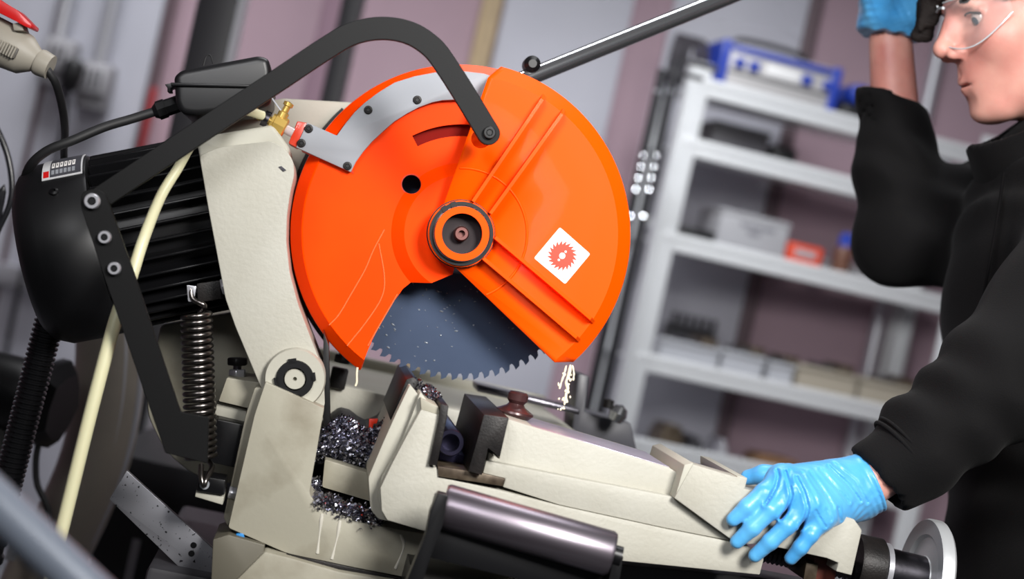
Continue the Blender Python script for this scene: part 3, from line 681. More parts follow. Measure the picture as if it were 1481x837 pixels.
newme.polygons.foreach_set('use_smooth', [True] * len(newme.polygons)); newme.set_sharp_from_angle(angle=rad(30))
for c_ in (cut1, cut2): bpy.data.objects.remove(c_)
ring('hole_edge', 15 * gs, 13.6 * gs, -0.002, 0.0006, hole, -NM, REDO, fg, 32)
V = []; Fc = []
for r in (132, 166):
    for k in range(13): V += [gpt(r, 238 + 46 * k / 12, -0.009), gpt(r, 238 + 46 * k / 12, -0.011)]
for k in range(12):
    i, j = 2 * k, 26 + 2 * k
    Fc += [(i, i + 2, j + 2, j), (i + 1, j + 1, j + 3, i + 3)]
pyd('slot_liner', V, Fc, mat('slot_red', (118, 14, 5), 0.5, spec=0.05), fg)
# grey cover plate
cpl = [(444, 177), (487, 196), (500, 178), (513, 162), (528, 148), (548, 133), (571, 119), (600, 110), (632, 104), (664, 102), (700, 106), (716, 112), (706, 150), (682, 145), (661, 144), (640, 145), (625, 148), (606, 155), (589, 164), (570, 176), (553, 191), (538, 205), (525, 220), (515, 234), (507.5, 249), (428, 213)]
cp = prism('cover_plate', cpl, 1.706, 1.7145, GREYP, saw, 1.2, 2, label='grey flanged cover plate on the guard')
for x, y in ((446.5, 186), (436, 207), (502.5, 240), (532.5, 159), (603.5, 144.5)): socket_bolt('screw', x, y, 1.706, 6.2, 0.0015, OXIDE, cp)
prism('guard_tab', [(430, 175), (446, 178), (430, 214), (417, 207)], 1.708, 1.74, REDO, saw, 1.5)
prism('tab_back', [(440, 178), (500, 205), (512, 252), (436, 218)], 1.7145, 1.735, REDO, saw, 1)
# backing plate behind the guard
V = []; Fc = []
for h in (-0.087, -0.091):
    for r in (180, 256):
        for k in range(41): V.append(gpt(r, 140 + 88 * k / 40, h))
for k in range(40):
    Fc += [(k, k + 1, 41 + k + 1, 41 + k), (82 + k, 123 + k, 123 + k + 1, 82 + k + 1), (41 + k, 41 + k + 1, 123 + k + 1, 123 + k)]
pyd('guard_backing', V, Fc, BLACKG, saw)
# ---- blade
bp_ = M(HX, HY, CB); bs = sc_at(bp_); NT = 84; RB = 218 * gs
BL = mat('blade_steel', (64, 75, 96), 0.4, 0.85, bump=0.03, bscale=60, stretch=(1, 1, 1))
outl = []
for k in range(NT):
    a0 = 2 * math.pi * k / NT
    for f_, r_ in ((0.0, 1.0), (0.45, 0.985), (0.62, 0.955), (0.85, 0.952), (0.97, 0.97)):
        an = a0 + f_ * 2 * math.pi / NT; outl.append(bp_ + (EX * math.cos(an) + UP * math.sin(an)) * RB * r_ + NM * 0)
bm = bmesh.new(); prism_bm(bm, outl, NM * 0.0025); blade = from_bm('saw_blade', bm, BL, saw, 'steel circular saw blade')
lathe('blade_flange', [(58 * bs, 0.0), (58 * bs, 0.006), (52 * bs, 0.009), (0, 0.009)], bp_, -NM, DSTEEL, blade, 48)
bm = bmesh.new()
for k in range(120):
    r_ = RB * random.uniform(0.35, 0.93); an = rad(random.uniform(205, 335)); q = bp_ + (EX * math.cos(an) + UP * math.sin(an)) * r_ - NM * 0.0002
    tg = -EX * math.sin(an) + UP * math.cos(an); rr = random.choice((0.0005, 0.0007, 0.0011)); L = random.uniform(1, 2.6)
    mm = Matrix((( *(tg * rr * L), 0), (*((EX * math.cos(an) + UP * math.sin(an)) * rr), 0), (*(NM * rr * 0.5), 0), (0, 0, 0, 1))).transposed(); mm.translation = q
    bmesh.ops.create_icosphere(bm, subdivisions=1, radius=1, matrix=mm)
o = from_bm('coolant_drops', bm, mat('coolant_drop', (170, 178, 188), 0.1, trans=0.5), blade, angle=180); o['kind'] = 'stuff'
# ---- moving guard
MC = 1.682; mgp = M(HX, HY, MC); ms = sc_at(mgp)
def mpt(x, y, h): # image offset px (from hub) on the moving guard plane
    dx, dy = x * ms, -y * ms; X = dx * cr - dy * sr; Z = dx * sr + dy * cr
    return mgp + EX * X + UP * Z - NM * h
NAo = 64; a0, a1 = -76.5, 48.5
def outer(r, aa0=a0, aa1=a1): return [(r * math.cos(rad(aa0 + (aa1 - aa0) * k / NAo)), r * math.sin(rad(aa0 + (aa1 - aa0) * k / NAo))) for k in range(NAo + 1)]
hubarc = [(46 * math.cos(rad(a)), 46 * math.sin(rad(a))) for a in np.linspace(108, 232, 20)]
f_out = outer(229, -80.5, 52.5); r_out = outer(251)
edge_top = [(39, -238), (10, -160), (-28, -44)]
front = f_out + [(136, 187)] + hubarc
bm = bmesh.new()
fv = [bm.verts.new(mpt(x, y, 0)) for x, y in front]; bm.faces.new(fv)
no = NAo + 1
ov = [bm.verts.new(mpt(x, y, -0.014)) for x, y in r_out]; bv = [bm.verts.new(mpt(x, y, -0.055)) for x, y in r_out]
for k in range(no - 1):
    bm.faces.new((fv[k], fv[k + 1], ov[k + 1], ov[k])); bm.faces.new((ov[k], ov[k + 1], bv[k + 1], bv[k]))
# returns along the straight edges
e1 = bm.verts.new(mpt(136, 187, -0.03)); 
bm.faces.new((fv[no - 1], fv[no], ov[no - 1]))
mgd = from_bm('moving_guard', bm, ORANGE, saw, 'glossy orange swinging blade guard', 30)
sd_ = mgd.modifiers.new('solid', 'SOLIDIFY'); sd_.thickness = 0.003; sd_.offset = -1
def rib(x0, y0, x1, y1, hgt=0.018, w=2.4):
    A = mpt(x0 - HX, y0 - HY, 0); B = mpt(x1 - HX, y1 - HY, 0); d = (B - A).normalized(); sd2 = d.cross(NM).normalized() * w * ms
    V = []
    for sgn in (-1, 1):
        o_ = sd2 * sgn; V += [A + o_ + NM * 0.001, B + o_ + NM * 0.001, B + o_ - d * 10 * ms - NM * hgt * 0.75, A.lerp(B, 0.6) + o_ - NM * hgt, A + o_ - NM * hgt]
    Fc = [(0, 1, 2, 3, 4), (9, 8, 7, 6, 5)] + [(i, (i + 1) % 5 + 5 * 0, (i + 1) % 5 + 5, i + 5)[::-1] for i in range(5)]
    return pyd('rib', V, Fc, ORANGE, mgd)
rib(682, 292, 788, 136); rib(707, 309, 817, 157); rib(714, 343, 862, 467); rib(697, 373, 841, 494)
# raised arc ridge around the hub
pts = [mpt(95 * math.cos(rad(a)), 95 * math.sin(rad(a)), 0.0) for a in np.linspace(-92, 68, 60)]
tube('arc_ridge', pts, 1.9 * ms, ORANGE, mgd, 8)
# sticker
stp = [(811, 328), (856, 367), (819, 411), (773, 373)]
cst = (814.5, 369.6)
def mprism(name, pts2, h0, h1, m, parent, label=None, bevel=0):
    bm = bmesh.new(); prism_bm(bm, [mpt(x - HX, y - HY, h1) for x, y in pts2], NM * (h1 - h0), bevel); return from_bm(name, bm, m, parent, label)
mprism('warning_sticker', rounded(stp, 3), 0, 0.0006, STICK, mgd, 'white diamond sticker with a red saw blade mark')
def shrink(f): return [(cst[0] + (x - cst[0]) * f, cst[1] + (y - cst[1]) * f) for x, y in stp]
for i in range(4):
    a, b = shrink(0.86)[i], shrink(0.86)[(i + 1) % 4]; c_, d_ = shrink(0.835)[(i + 1) % 4], shrink(0.835)[i]
    mprism('sticker_border', [a, b, c_, d_], 0.0006, 0.0008, mat('pink_print', (226, 140, 124), 0.5), mgd)
ic = []
for k in range(20):
    a = 2 * math.pi * k / 20
    for f_, r_ in ((0.0, 16.2), (0.25, 17.6), (0.95, 22.3)):
        an = a + f_ * 2 * math.pi / 20; ic.append((cst[0] + r_ * math.cos(an), cst[1] + r_ * math.sin(an)))
mprism('saw_blade_mark', ic, 0.0006, 0.0009, STICKR, mgd)
for dx, dy, r_ in ((0, 0, 4.6), (5, -6, 1.7), (-5, 6, 1.7)): mprism('mark_hole', arc(cst[0] + dx, cst[1] + dy, r_, 0, 345, 16), 0.0009, 0.0011, STICK, mgd)
# ---- hub
hp = M(HX - 2, HY, MC)
ring('hub_collar', 48 * ms, 40 * ms, 0.012 - 0.05, 0.010, hp, -NM, ORANGE, mgd, 64, 0.002)
ring('hub_seal', 49.5 * ms, 40 * ms, 0.002, 0.006, hp, -NM, BLACKG, mgd, 64)
ring('hub_washer', 45 * ms, 38.5 * ms, 0.008, 0.0115, hp, -NM, CHROME, mgd, 64)
ring('circlip', 46 * ms, 41 * ms, 0.0115, 0.0135, hp, -NM, BLACKG, mgd, 64)
for an in (118, 137):
    q = hp - NM * 0.013 + (EX * math.cos(rad(an)) + UP * math.sin(rad(an))) * 43 * ms
    dr = EX * math.cos(rad(an)) + UP * math.sin(rad(an)); obox('circlip_lug', q, (dr, dr.cross(NM), NM), (0.0032, 0.0028, 0.001), BLACKG, mgd)
ring('hub_ring', 39 * ms, 29 * ms, -0.04, 0.021, hp, -NM, ORANGE, mgd, 64, 0.0015)
lathe('hub_cup', [(29.1 * ms, 0.016), (28.5 * ms, 0.003), (0, 0.0025)], hp, -NM, mat('dark_cup', (44, 36, 38), 0.3, 0.4), mgd, 48, cap0=False)
q = hp - NM * 0.001; lathe('arbor_bolt', [(11 * ms, 0), (11 * ms, 0.012), (9 * ms, 0.0145), (5 * ms, 0.0145), (4 * ms, 0.008), (0, 0.008)], q, -NM, mat('bolt_brown', (120, 80, 76), 0.35, 0.7), mgd, 6 + 18)
# ---- handle rod
hr0 = M(774, 108, 1.78); gripA = W(1290, -100, 1.99)
rd = (gripA - hr0).normalized(); s = sc_at(hr0)
rod = tube('handle_rod', [hr0 - rd * 0.06, hr0 + rd * 0.2, gripA + rd * 0.09], 12.5 * s, CHROME, saw, 28, label='polished chrome handle rod')
tube('handle_grip', [gripA - rd * 0.085, gripA, gripA + rd * 0.1], 0.0165, BLACKP, saw, 20, label='black handle grip')
q = M(768, 94, 1.78); lathe('rod_clamp', [(0, -0.01), (12 * s, -0.008), (12 * s, 0.012), (6 * s, 0.016), (0, 0.016)], q, -NM, BLACKG, saw, 24)
# ---- brass valve
va = M(372, 165, 1.665); vb = M(425, 193, 1.665); vd = (vb - va).normalized(); s = sc_at(va)
val = lathe('coolant_valve', [(0, 26 * s), (13 * s, 26 * s), (13 * s, 30 * s), (15 * s, 31 * s), (15 * s, 48 * s), (12 * s, 50 * s), (0, 50 * s)], va - vd * 4 * s, vd, BRASS, saw, 8, label='brass coolant valve')
lathe('hose_tail', [(6 * s, -6 * s), (8 * s, 2 * s), (6 * s, 4 * s), (8 * s, 10 * s), (6 * s, 12 * s), (7 * s, 30 * s), (0, 30 * s)], va - vd * 4 * s, vd, BRASS, val, 20)
q = va + vd * 14 * s; ring('hose_clamp', 12 * s, 7 * s, -4 * s, 5 * s, q, vd, DSTEEL, val, 24)
vu = (UP - vd * UP.dot(vd)).normalized()
hexbolt('clamp_screw', q - vu * 16 * s, -vu, 5 * s, 8 * s, DSTEEL, val)
q = va + vd * 33 * s
lathe('valve_stem', [(8 * s, 8 * s), (8 * s, 20 * s), (5 * s, 22 * s), (5 * s, 30 * s), (7.5 * s, 31 * s), (7.5 * s, 36 * s), (0, 38 * s)], q, vu, BRASS, val, 12)
obox('valve_lever', q + vu * 24 * s - vd * 12 * s, (vd + vu * -0.5, vu, NM), (17 * s, 1 * s, 4 * s), STEEL, val); obox('lever_tip', q + vu * 35 * s - vd * 33 * s, (vd + vu * -0.5, vu, NM), (7 * s, 3 * s, 5 * s), RED, val, 0.001)
lathe('valve_outlet', [(7 * s, 46 * s), (7 * s, 62 * s)], va - vd * 4 * s, vd, mat('clear_fitting', (206, 190, 190), 0.2, trans=0.3), val, 20)

# ---- vise : fixed jaw and rail
jaw = prism('vise_rail', [(609, 592), (636, 600), (622, 674), (634, 677), (635, 690), (720, 708), (809, 731), (960, 764), (1081, 788), (1105, 808), (1099, 831), (900, 811), (760, 797), (690, 783), (611, 767), (560, 752), (552, 738), (550, 705), (566, 672), (588, 630)], 1.55, 1.80, CREAM, saw, 1.6, 2, label='cream cast vise rail with fixed jaw')
prism('jaw_rib', rounded([(593, 556), (612, 580), (600, 640), (575, 690), (575, 756), (547, 750), (536, 736), (533, 690), (552, 645), (572, 600)], 4), 1.575, 1.79, CREAMS, saw, 3, 2)
prism('jaw_rib', rounded([(608, 566), (624, 588), (606, 640), (580, 682), (566, 720), (572, 752), (556, 748), (546, 720), (552, 690), (580, 640), (596, 600)], 4), 1.563, 1.79, CREAMS, saw, 3, 2)
prism('jaw_key', [(588, 548), (598, 545), (606, 552), (570, 612), (564, 606)], 1.60, 1.80, OXIDE, saw, 1)
prism('jaw_cap', [(608, 575), (634, 588), (637, 600), (609, 592)], 1.552, 1.80, CREAMD, saw, 1)
prism('fixed_jaw_plate', [(638, 584), (649, 587), (646, 606), (632, 673), (620, 672), (634, 610)], 1.543, 1.79, OXIDE, saw, 0.8)
prism('slide_plate', [(633, 674), (698, 684), (731, 692), (727, 703), (690, 697), (634, 689)], 1.547, 1.80, BRONZE, saw, 1, label='grimy slide plate')
prism('slide_bed', [(636, 650), (690, 662), (684, 684), (634, 676)], 1.60, 1.80, mat('blued_steel', (60, 58, 92), 0.35, 0.6), saw, 1)
prism('moving_jaw', [(700, 599), (736, 604), (723, 661), (706, 648), (697, 687), (677, 681), (689, 640)], 1.535, 1.76, OXIDE, saw, 1, label='black moving vise jaw')
# ---- moving vise body
prism('vise_slide', [(728, 612), (737, 606), (768, 616), (968, 676), (990, 690), (980, 730), (700, 690), (706, 652), (722, 664)], 1.565, 1.70, CREAM, saw, 2, 2, label='cream moving vise body')
prism('vise_slide_band', [(703, 666), (830, 691), (976, 719), (1100, 750), (1083, 787), (960, 763), (809, 730), (727, 704), (731, 692), (698, 685)], 1.552, 1.69, CREAM, saw, 2, 2)
vblk = prism('vise_block', [(975, 720), (1002, 671), (1062, 689), (1080, 692), (1077, 707), (1190, 736), (1236, 751), (1247, 767), (1232, 832), (1209, 826), (1213, 814), (1196, 807), (1100, 786), (1083, 787), (1060, 782)], 1.541, 1.575, CREAM, saw, 2, 2, label='cream end block of the vise')
prism('vise_block_core', [(990, 700), (1000, 682), (1062, 697), (1077, 709), (1190, 738), (1236, 753), (1245, 768), (1236, 808), (1200, 800), (1100, 784), (1083, 785), (1000, 765)], 1.57, 1.70, CREAM, saw, 2)
prism('gusset', [(990, 672), (1003, 669), (991, 706), (976, 720)], 1.542, 1.70, CREAMS, saw, 1)
prism('gusset', [(1066, 688), (1081, 691), (1077, 708), (1066, 704)], 1.542, 1.70, CREAMS, saw, 1)
prism('blued_plate', [(1001, 680), (1066, 696), (1066, 702), (1000, 686)], 1.576, 1.69, mat('blued_steel2', (96, 96, 132), 0.35, 0.5), saw, 0.5)
# top strip plate
prism('wear_strip', [(770, 616), (968, 675), (968, 681), (770, 622)], 1.569, 1.69, mat('pale_steel_strip', (176, 170, 186), 0.35, 0.5), saw, 0.5)
q = M(744, 597, 1.63); s = sc_at(q)
lathe('jaw_knob', [(0, -8 * s), (20 * s, -8 * s), (28 * s, 0), (27 * s, 3 * s), (14 * s, 10 * s), (11 * s, 14 * s), (15 * s, 19 * s), (15 * s, 28 * s), (12 * s, 31 * s), (0, 32 * s)], q, UP, KNOB, saw, 32, label='dark maroon jaw clamp knob')
# screw, collar, handwheel
q0 = M(1100, 797, 1.62); q1 = M(1242, 826, 1.62)
ln = (q1 - q0).length; s = 1.62 / FPX
lathe('vise_screw', [(0, 0)] + [((13 if k % 2 else 16) * s, ln * k / 44) for k in range(45)] + [(0, ln)], q0, EX, DSTEEL, saw, 20)
prism('screw_bracket', [(1178, 806), (1213, 812), (1205, 850), (1172, 842)], 1.575, 1.68, RUST, saw, 1.5)
prism('screw_nut', [(1166, 812), (1184, 816), (1180, 840), (1162, 838)], 1.57, 1.66, BRONZE, saw, 1.5)
wc = M(1335, 836, 1.62); 
def wl(h): return wc + EX * h
lathe('screw_collar', [(0, -112 * s), (44 * s, -112 * s), (46 * s, -106 * s), (46 * s, -74 * s), (40 * s, -70 * s), (0, -70 * s)], wc, EX, OXIDE, saw, 40)
ring('collar_ring', 41 * s, 20 * s, -70 * s, -62 * s, wc, EX, STEEL, saw, 40)
lathe('wheel_spindle', [(0, -64 * s), (35 * s, -62 * s), (33 * s, -2 * s), (0, -2 * s)], wc, EX, DSTEEL, saw, 40)
lathe('handwheel', [(0, -10 * s), (30 * s, -10 * s), (34 * s, -2 * s), (62 * s, 0), (66 * s, -6 * s), (88 * s, -8 * s), (90 * s, -4 * s), (90 * s, 10 * s), (86 * s, 14 * s), (0, 14 * s)], wc, EX, mat('handwheel_grey', (186, 188, 190), 0.4, 0.3, bump=0.05, bscale=200), saw, 64, label='pale grey vise handwheel')
# ---- support roller
ra = M(640, 731, 1.47); rb = M(885, 801, 1.455); rdv = (rb - ra); L = rdv.length; rdv.normalize(); s = 1.46 / FPX; RR = 33.5 * s
roll = lathe('support_roller', [(0, 0), (RR * 0.93, 0), (RR, 0.003), (RR, L - 0.003), (RR * 0.93, L), (0, L)], ra, rdv, mat('roller_steel', (134, 128, 136), 0.36, 0.9, bump=0.03, bscale=30, col2=(108, 100, 108), vscale=14, stretch=(0.4, 6, 6)), saw, 56, label='polished steel support roller')
for h0, h1 in ((-16 * s, -2 * s), (L + 2 * s, L + 14 * s)): lathe('roller_axle', [(0, h0), (15 * s, h0), (15 * s, h1), (0, h1)], ra, rdv, BLACKG, roll, 20)
pr_ = [(634, 712), (648, 716), (640, 760), (628, 790), (608, 850), (584, 850), (616, 772), (622, 740)]
prism('roller_arm', rounded(pr_, 3), 1.445, 1.46, BLACKG, saw, 1)
prism('roller_frame', [(622, 756), (882, 826), (878, 868), (610, 804)], 1.47, 1.485, BLACKG, saw, 1, label='black roller frame')
prism('roller_arm', rounded([(888, 800), (902, 804), (892, 862), (876, 862)], 3), 1.45, 1.465, BLACKG, saw, 1)
prism('roller_mount', [(600, 842), (800, 880), (800, 905), (590, 880)], 1.46, 1.60, BLACKG, saw, 1)
prism('under_tray', [(880, 815), (1100, 835), (1180, 850), (1180, 900), (880, 900)], 1.66, 1.72, mat('dark_tray', (58, 56, 60), 0.4), saw, 1)
# ---- flat steel stop arm, clamp box, rear bits
prism('stop_arm', rounded([(158, 722), (183, 680), (338, 820), (340, 833), (330, 850), (290, 850)], 2), 1.70, 1.708, mat('speckled_steel', (150, 150, 156), 0.4, 0.6, col2=(40, 40, 44), vscale=240, thresh=(0.32, 0.37)), saw, 0.8, label='speckled flat steel stop arm')
for x, y in ((280, 788), (277, 800)):
    q = M(x, y, 1.70); lathe('arm_hole_plug', [(4.5 * sc_at(q), 0), (4.5 * sc_at(q), 0.0008), (0, 0.0008)], q, -NM, BLACKG, saw, 16)
cl = prism('clamp_box', rounded([(308, 780), (330, 773), (383, 788), (377, 850), (305, 850)], 2), 1.59, 1.68, mat('olive_grey_plate', (96, 92, 80), 0.5, 0.2), saw, 2)
prism('clamp_cap', [(334, 764), (376, 768), (384, 786), (350, 782)], 1.61, 1.70, mat('olive_grey_plate2', (76, 72, 64), 0.5), cl, 1)
prism('blue_plug', [(341, 772), (352, 770), (354, 779), (344, 780)], 1.60, 1.62, mat('blue_plug', (40, 130, 200), 0.4), cl, 1)
prism('rear_bracket', [(836, 540), (852, 544), (846, 596), (912, 612), (922, 655), (826, 640)], 2.02, 2.10, mat('dark_grey_bracket', (70, 70, 76), 0.4), saw, 2)
prism('rear_pipe', [(690, 556), (838, 592), (838, 600), (690, 566)], 1.90, 1.96, DSTEEL, saw, 2)
q = M(894, 598, 1.98); s = sc_at(q); lathe('bracket_knob', [(0, -14 * s), (10 * s, -12 * s), (14 * s, 0), (10 * s, 10 * s), (0, 14 * s)], q, UP + EX * 0.3, CHROME, saw, 20)
q = M(880, 584, 1.98); lathe('bracket_screw', [(0, -6 * s), (8 * s, -6 * s), (8 * s, 6 * s), (0, 8 * s)], q, UP, OXIDE, saw, 12)
prism('switch_mark', [(534, 606), (547, 606), (545, 612), (540, 613), (539, 630), (533, 630)], 1.715, 1.725, STICKR, saw, 0.5, label='small orange part among the chips')
# ---- workpiece
wq = M(652, 640, 1.57); s = sc_at(wq)
wk = lathe('steel_tube', [(13 * s, 0.02), (13 * s, 0), (18.5 * s, 0), (19.5 * s, 0.0015), (19.5 * s, 0.32), (0, 0.32)], wq, NM, mat('blue_black_tube', (52, 50, 70), 0.3, 0.8), None, 40)
tag(wk, 'dark blue-black steel tube clamped between the vise jaws', 'tube')
# ---- metal chips
def chips(name, pts, label, n):
    V = []; Fc = []
    for i in range(n):
        p = pts(); L = random.uniform(0.0014, 0.0032); w = random.uniform(0.0005, 0.0013)
        a = Vector((random.gauss(0, 1), random.gauss(0, 1), random.gauss(0, 1))).normalized(); b = a.orthogonal().normalized(); c = a.cross(b)
        k0 = len(V); curl = random.uniform(0.6, 1.6)
        for j in range(4):
            t_ = (j - 1.5) * curl; q = p + a * math.sin(t_) * L + b * (1 - math.cos(t_)) * L
            V += [q - c * w, q + c * w]
        for j in range(3): Fc.append((k0 + 2 * j, k0 + 2 * j + 1, k0 + 2 * j + 3, k0 + 2 * j + 2))
    o = pyd(name, V, Fc, CHIP, None, None, None); tag(o, label, 'metal chips', kind='stuff'); return o
topline = [(452, 640), (470, 618), (492, 602), (508, 606), (520, 616), (532, 622), (548, 616), (560, 604), (572, 602)]
def ytop(x):
    for (xa, ya), (xb, yb) in zip(topline, topline[1:]):
        if xa <= x <= xb: return ya + (yb - ya) * (x - xa) / (xb - xa)
    return 640
def ybot(x): return 668 + (x - 466) * 0.26 if x < 545 else 690 - (x - 545) * 2.0
bm = bmesh.new()
mound = [M(x, ytop(x) + 2, 1.70) for x in range(453, 573, 6)] + [M(571, 640, 1.70), M(540, 690, 1.70), M(470, 668, 1.70), M(452, 660, 1.70)]
prism_bm(bm, mound, NM * 0.12); o = from_bm('chip_heap', bm, mat('chip_core', (40, 40, 46), 0.5, 0.6, bump=0.8, bscale=300), None)
tag(o, 'dark heap of wet metal chips packed behind the fixed jaw', 'chip heap', kind='stuff')
def heap():
    while 1:
        x = random.uniform(453, 573); t_ = random.random(); y0, y1 = ytop(x), max(ytop(x) + 4, ybot(x)); y = y0 + (y1 - y0) * t_
        return M(x, y, 1.695 - 0.028 * math.sin(math.pi * min(1, t_ * 1.1)) + random.uniform(0, 0.006))
chips('metal_chips', heap, 'glittering steel chips heaped beside the fixed jaw', 8500)
def heap2():
    while 1:
        u = random.random()
        if u < 0.3: return M(random.uniform(446, 464), random.uniform(692, 722), random.uniform(1.67, 1.7))
        x = random.uniform(455, 552); return M(x, 720 + (x - 455) * 0.33 + random.gauss(3, 6), random.uniform(1.594, 1.65))
chips('metal_chips', heap2, 'wet silver chips spilling over the channel lip', 3000)
def heap3(): 
    x = random.uniform(596, 636); return M(x, 555 + (x - 596) * 0.5 + random.gauss(0, 4), random.uniform(1.6, 1.66))
chips('metal_chips', heap3, 'few bright chips on top of the fixed jaw', 260)
# coolant drip from the guard
cd = thing('coolant_drip', 'milky coolant dripping from the tip of the swinging guard', 'drip', M(822, 590, 1.70))
def blob(x, y, rx, ry, c=1.70):
    p = M(x, y, c); s = sc_at(p); return lathe('drop', [(0, -ry * s), (rx * 0.7 * s, -ry * 0.6 * s), (rx * s, 0), (rx * 0.6 * s, ry * 0.6 * s), (0, ry * s)], p, UP + EX * random.uniform(-0.3, 0.3), COOL, cd, 10, angle=180)
for pth, r0 in (([(825, 527), (823, 540), (819, 552), (821, 562), (818, 575), (820, 582)], 3.0), ([(819, 528), (816, 540), (812, 552), (809, 562)], 2.0), ([(828, 528), (830, 540), (829, 550)], 1.8)):
    tube('stream', catmull([M(x, y, 1.70) for x, y in pth], 6), lambda t_, r0=r0: r0 * 1.70 / FPX * (0.55 + 0.45 * abs(math.sin(t_ * 9))), COOL, cd, 8)
for i in range(26):
    t_ = random.random(); blob(822 - 10 * t_ + random.gauss(0, 6), 535 + 62 * t_, random.uniform(0.9, 2.2), random.uniform(1.4, 4))
d2 = tube('coolant_drip', catmull([M(517, 531, 1.72), M(516, 540, 1.72), M(516, 552, 1.72), M(514, 558, 1.72)], 5), 0.0013, COOL, None, 8); tag(d2, 'thin milky coolant drip below the fixed guard', 'drip')
# run marks of coolant on the fixed guard
for k, pth in enumerate(([(556, 332), (540, 362), (528, 390), (508, 425), (490, 455), (476, 470)], [(548, 352), (556, 400), (552, 430), (530, 465), (502, 500)], [(575, 425), (550, 468), (532, 500)])):
    tube('coolant_trickle', catmull([M(x, y, 1.7145) for x, y in pth], 8), 0.0007, mat('trickle', (255, 112, 60), 0.1, coat=1), fg, 6)

# ================================================================== LEFT SIDE OF THE WORKSHOP
# coupling with red lever
cpl_t = thing('cable_coupling', 'grey plastic cable coupling with a red lever and black cable', 'coupling', (W(-60, 60, 1.6).x, 1.6, 0))
ca = W(-40, 42, 1.60); cb_ = W(66, 94, 1.60); cd_ = (cb_ - ca).normalized(); s = sc_at(ca); Lc = (cb_ - ca).length
lathe('coupling_body', [(0, 0), (32 * s, 0), (34 * s, 10 * s), (33 * s, Lc - 62 * s), (30 * s, Lc - 34 * s), (18 * s, Lc - 16 * s), (15 * s, Lc - 10 * s), (0, Lc - 10 * s)], ca, cd_, GREYB, cpl_t, 40)
lathe('coupling_collar', [(0, Lc - 12 * s), (19 * s, Lc - 12 * s), (20 * s, Lc - 8 * s), (18 * s, Lc + 8 * s), (0, Lc + 8 * s)], ca, cd_, GREYB, cpl_t, 32)
cn = (-Vector((0, 1, 0))); cn = (cn - cd_ * cn.dot(cd_)).normalized(); cq = cd_.cross(cn)
for k in range(10): obox('grip_rib', ca + cd_ * (42 + 4.2 * k) * s + cn * 33 * s - cq * -4 * s, (cd_, cq, cn), (1.3 * s, 9 * s, 2.0 * s), GREYB, cpl_t, 0.0004, 1)
obox('side_window', ca + cd_ * (Lc - 42 * s) + cn * 30.5 * s - cq * -4 * s, (cd_, cq, cn), (8 * s, 8 * s, 2 * s), mat('dark_grey_plastic', (92, 88, 82), 0.5), cpl_t, 0.001)
prism('red_lever', rounded([(-30, -22), (0, 0), (24, 14), (46, 36), (44, 41), (36, 38), (18, 28), (-30, 4)], 3), 1.575, 1.60, RED, cpl_t, 3, ph=0)
prism('lever_hinge', [(18, 34), (30, 32), (34, 44), (20, 44)], 1.58, 1.60, GREYB, cpl_t, 1, ph=0)
tube('coupling_cable', catmull([W(62, 94, 1.60), W(72, 106, 1.60), W(82, 124, 1.61), W(90, 155, 1.64), W(94, 190, 1.70), W(93, 240, 1.86), W(100, 420, 2.05), (W(100, 420, 2.05).x - 0.1, 2.1, 0.02)], 10), 6 * s, RUBBER, cpl_t, 12)
p_ = ca - cd_ * 0.02
tube('coupling_post', [(p_.x - 0.03, 1.6, 0), (p_.x - 0.03, 1.6, p_.z * 0.5), (p_.x - 0.03, 1.6, p_.z + 0.05)], 0.02, DCOL, cpl_t, 14)
obox('post_bracket', (p_.x - 0.01, 1.6, p_.z), ((1, 0, 0), (0, 1, 0), (0, 0, 1)), (0.04, 0.018, 0.018), DCOL, cpl_t, 0.003)
o = tube('cable_loop', catmull([(W(-80, 150, 1.45).x, 1.45, 0.01), W(-90, 330, 1.45), W(-60, 150, 1.45), W(-20, 165, 1.45), W(4, 205, 1.45), W(16, 250, 1.45), W(15, 292, 1.45), W(-6, 340, 1.45), W(-40, 420, 1.45), (W(-60, 150, 1.45).x - 0.02, 1.5, 0.01)], 10), 4.6 * 1.45 / FPX, mat('glossy_black_cable', (22, 22, 26), 0.28), None, 12)
tag(o, 'glossy black cable bulging in a loop below the coupling', 'cable')
# duct elbow
DUCT = mat('grey_brown_duct', (186, 176, 162), 0.42, var=0.12, vscale=9); DUCT2 = mat('grey_duct_gloss', (206, 206, 212), 0.25)
dt = thing('duct_elbow', 'large grey brown duct elbow with glossy ridges behind the motor', 'duct', (W(20, 900, 2.3).x, 2.3, 0))
dpath = catmull([W(160, 440, 2.3), W(160, 520, 2.3), W(152, 600, 2.3), W(132, 680, 2.3), W(92, 770, 2.3), W(50, 850, 2.3), Vector((W(20, 900, 2.3).x, 2.3, 0.45)), Vector((W(20, 900, 2.3).x, 2.3, 0.0))], 10)
tube('duct_body', dpath, 50 * 2.3 / FPX, DUCT, dt, 40)
for k in range(3):
    seg_ = [p + Vector((cr * (0.045 - 0.009 * k), -0.014 - 0.010 * k, sr * 0.03)) for p in dpath[4:46]]
    tube('ridge', seg_, 0.006, DUCT2, dt, 10)
i0 = 44; ring('band_clamp', 54 * 2.3 / FPX, 48 * 2.3 / FPX, -0.012, 0.012, dpath[i0], dpath[i0 + 1] - dpath[i0], DUCT2, dt, 40)
q = dpath[i0] + Vector((-0.045, -0.03, 0)); obox('clamp_latch', q, ((1, 0, 0), (0, 1, 0), (0.2, 0, 1)), (0.008, 0.006, 0.018), STEEL, dt, 0.002)
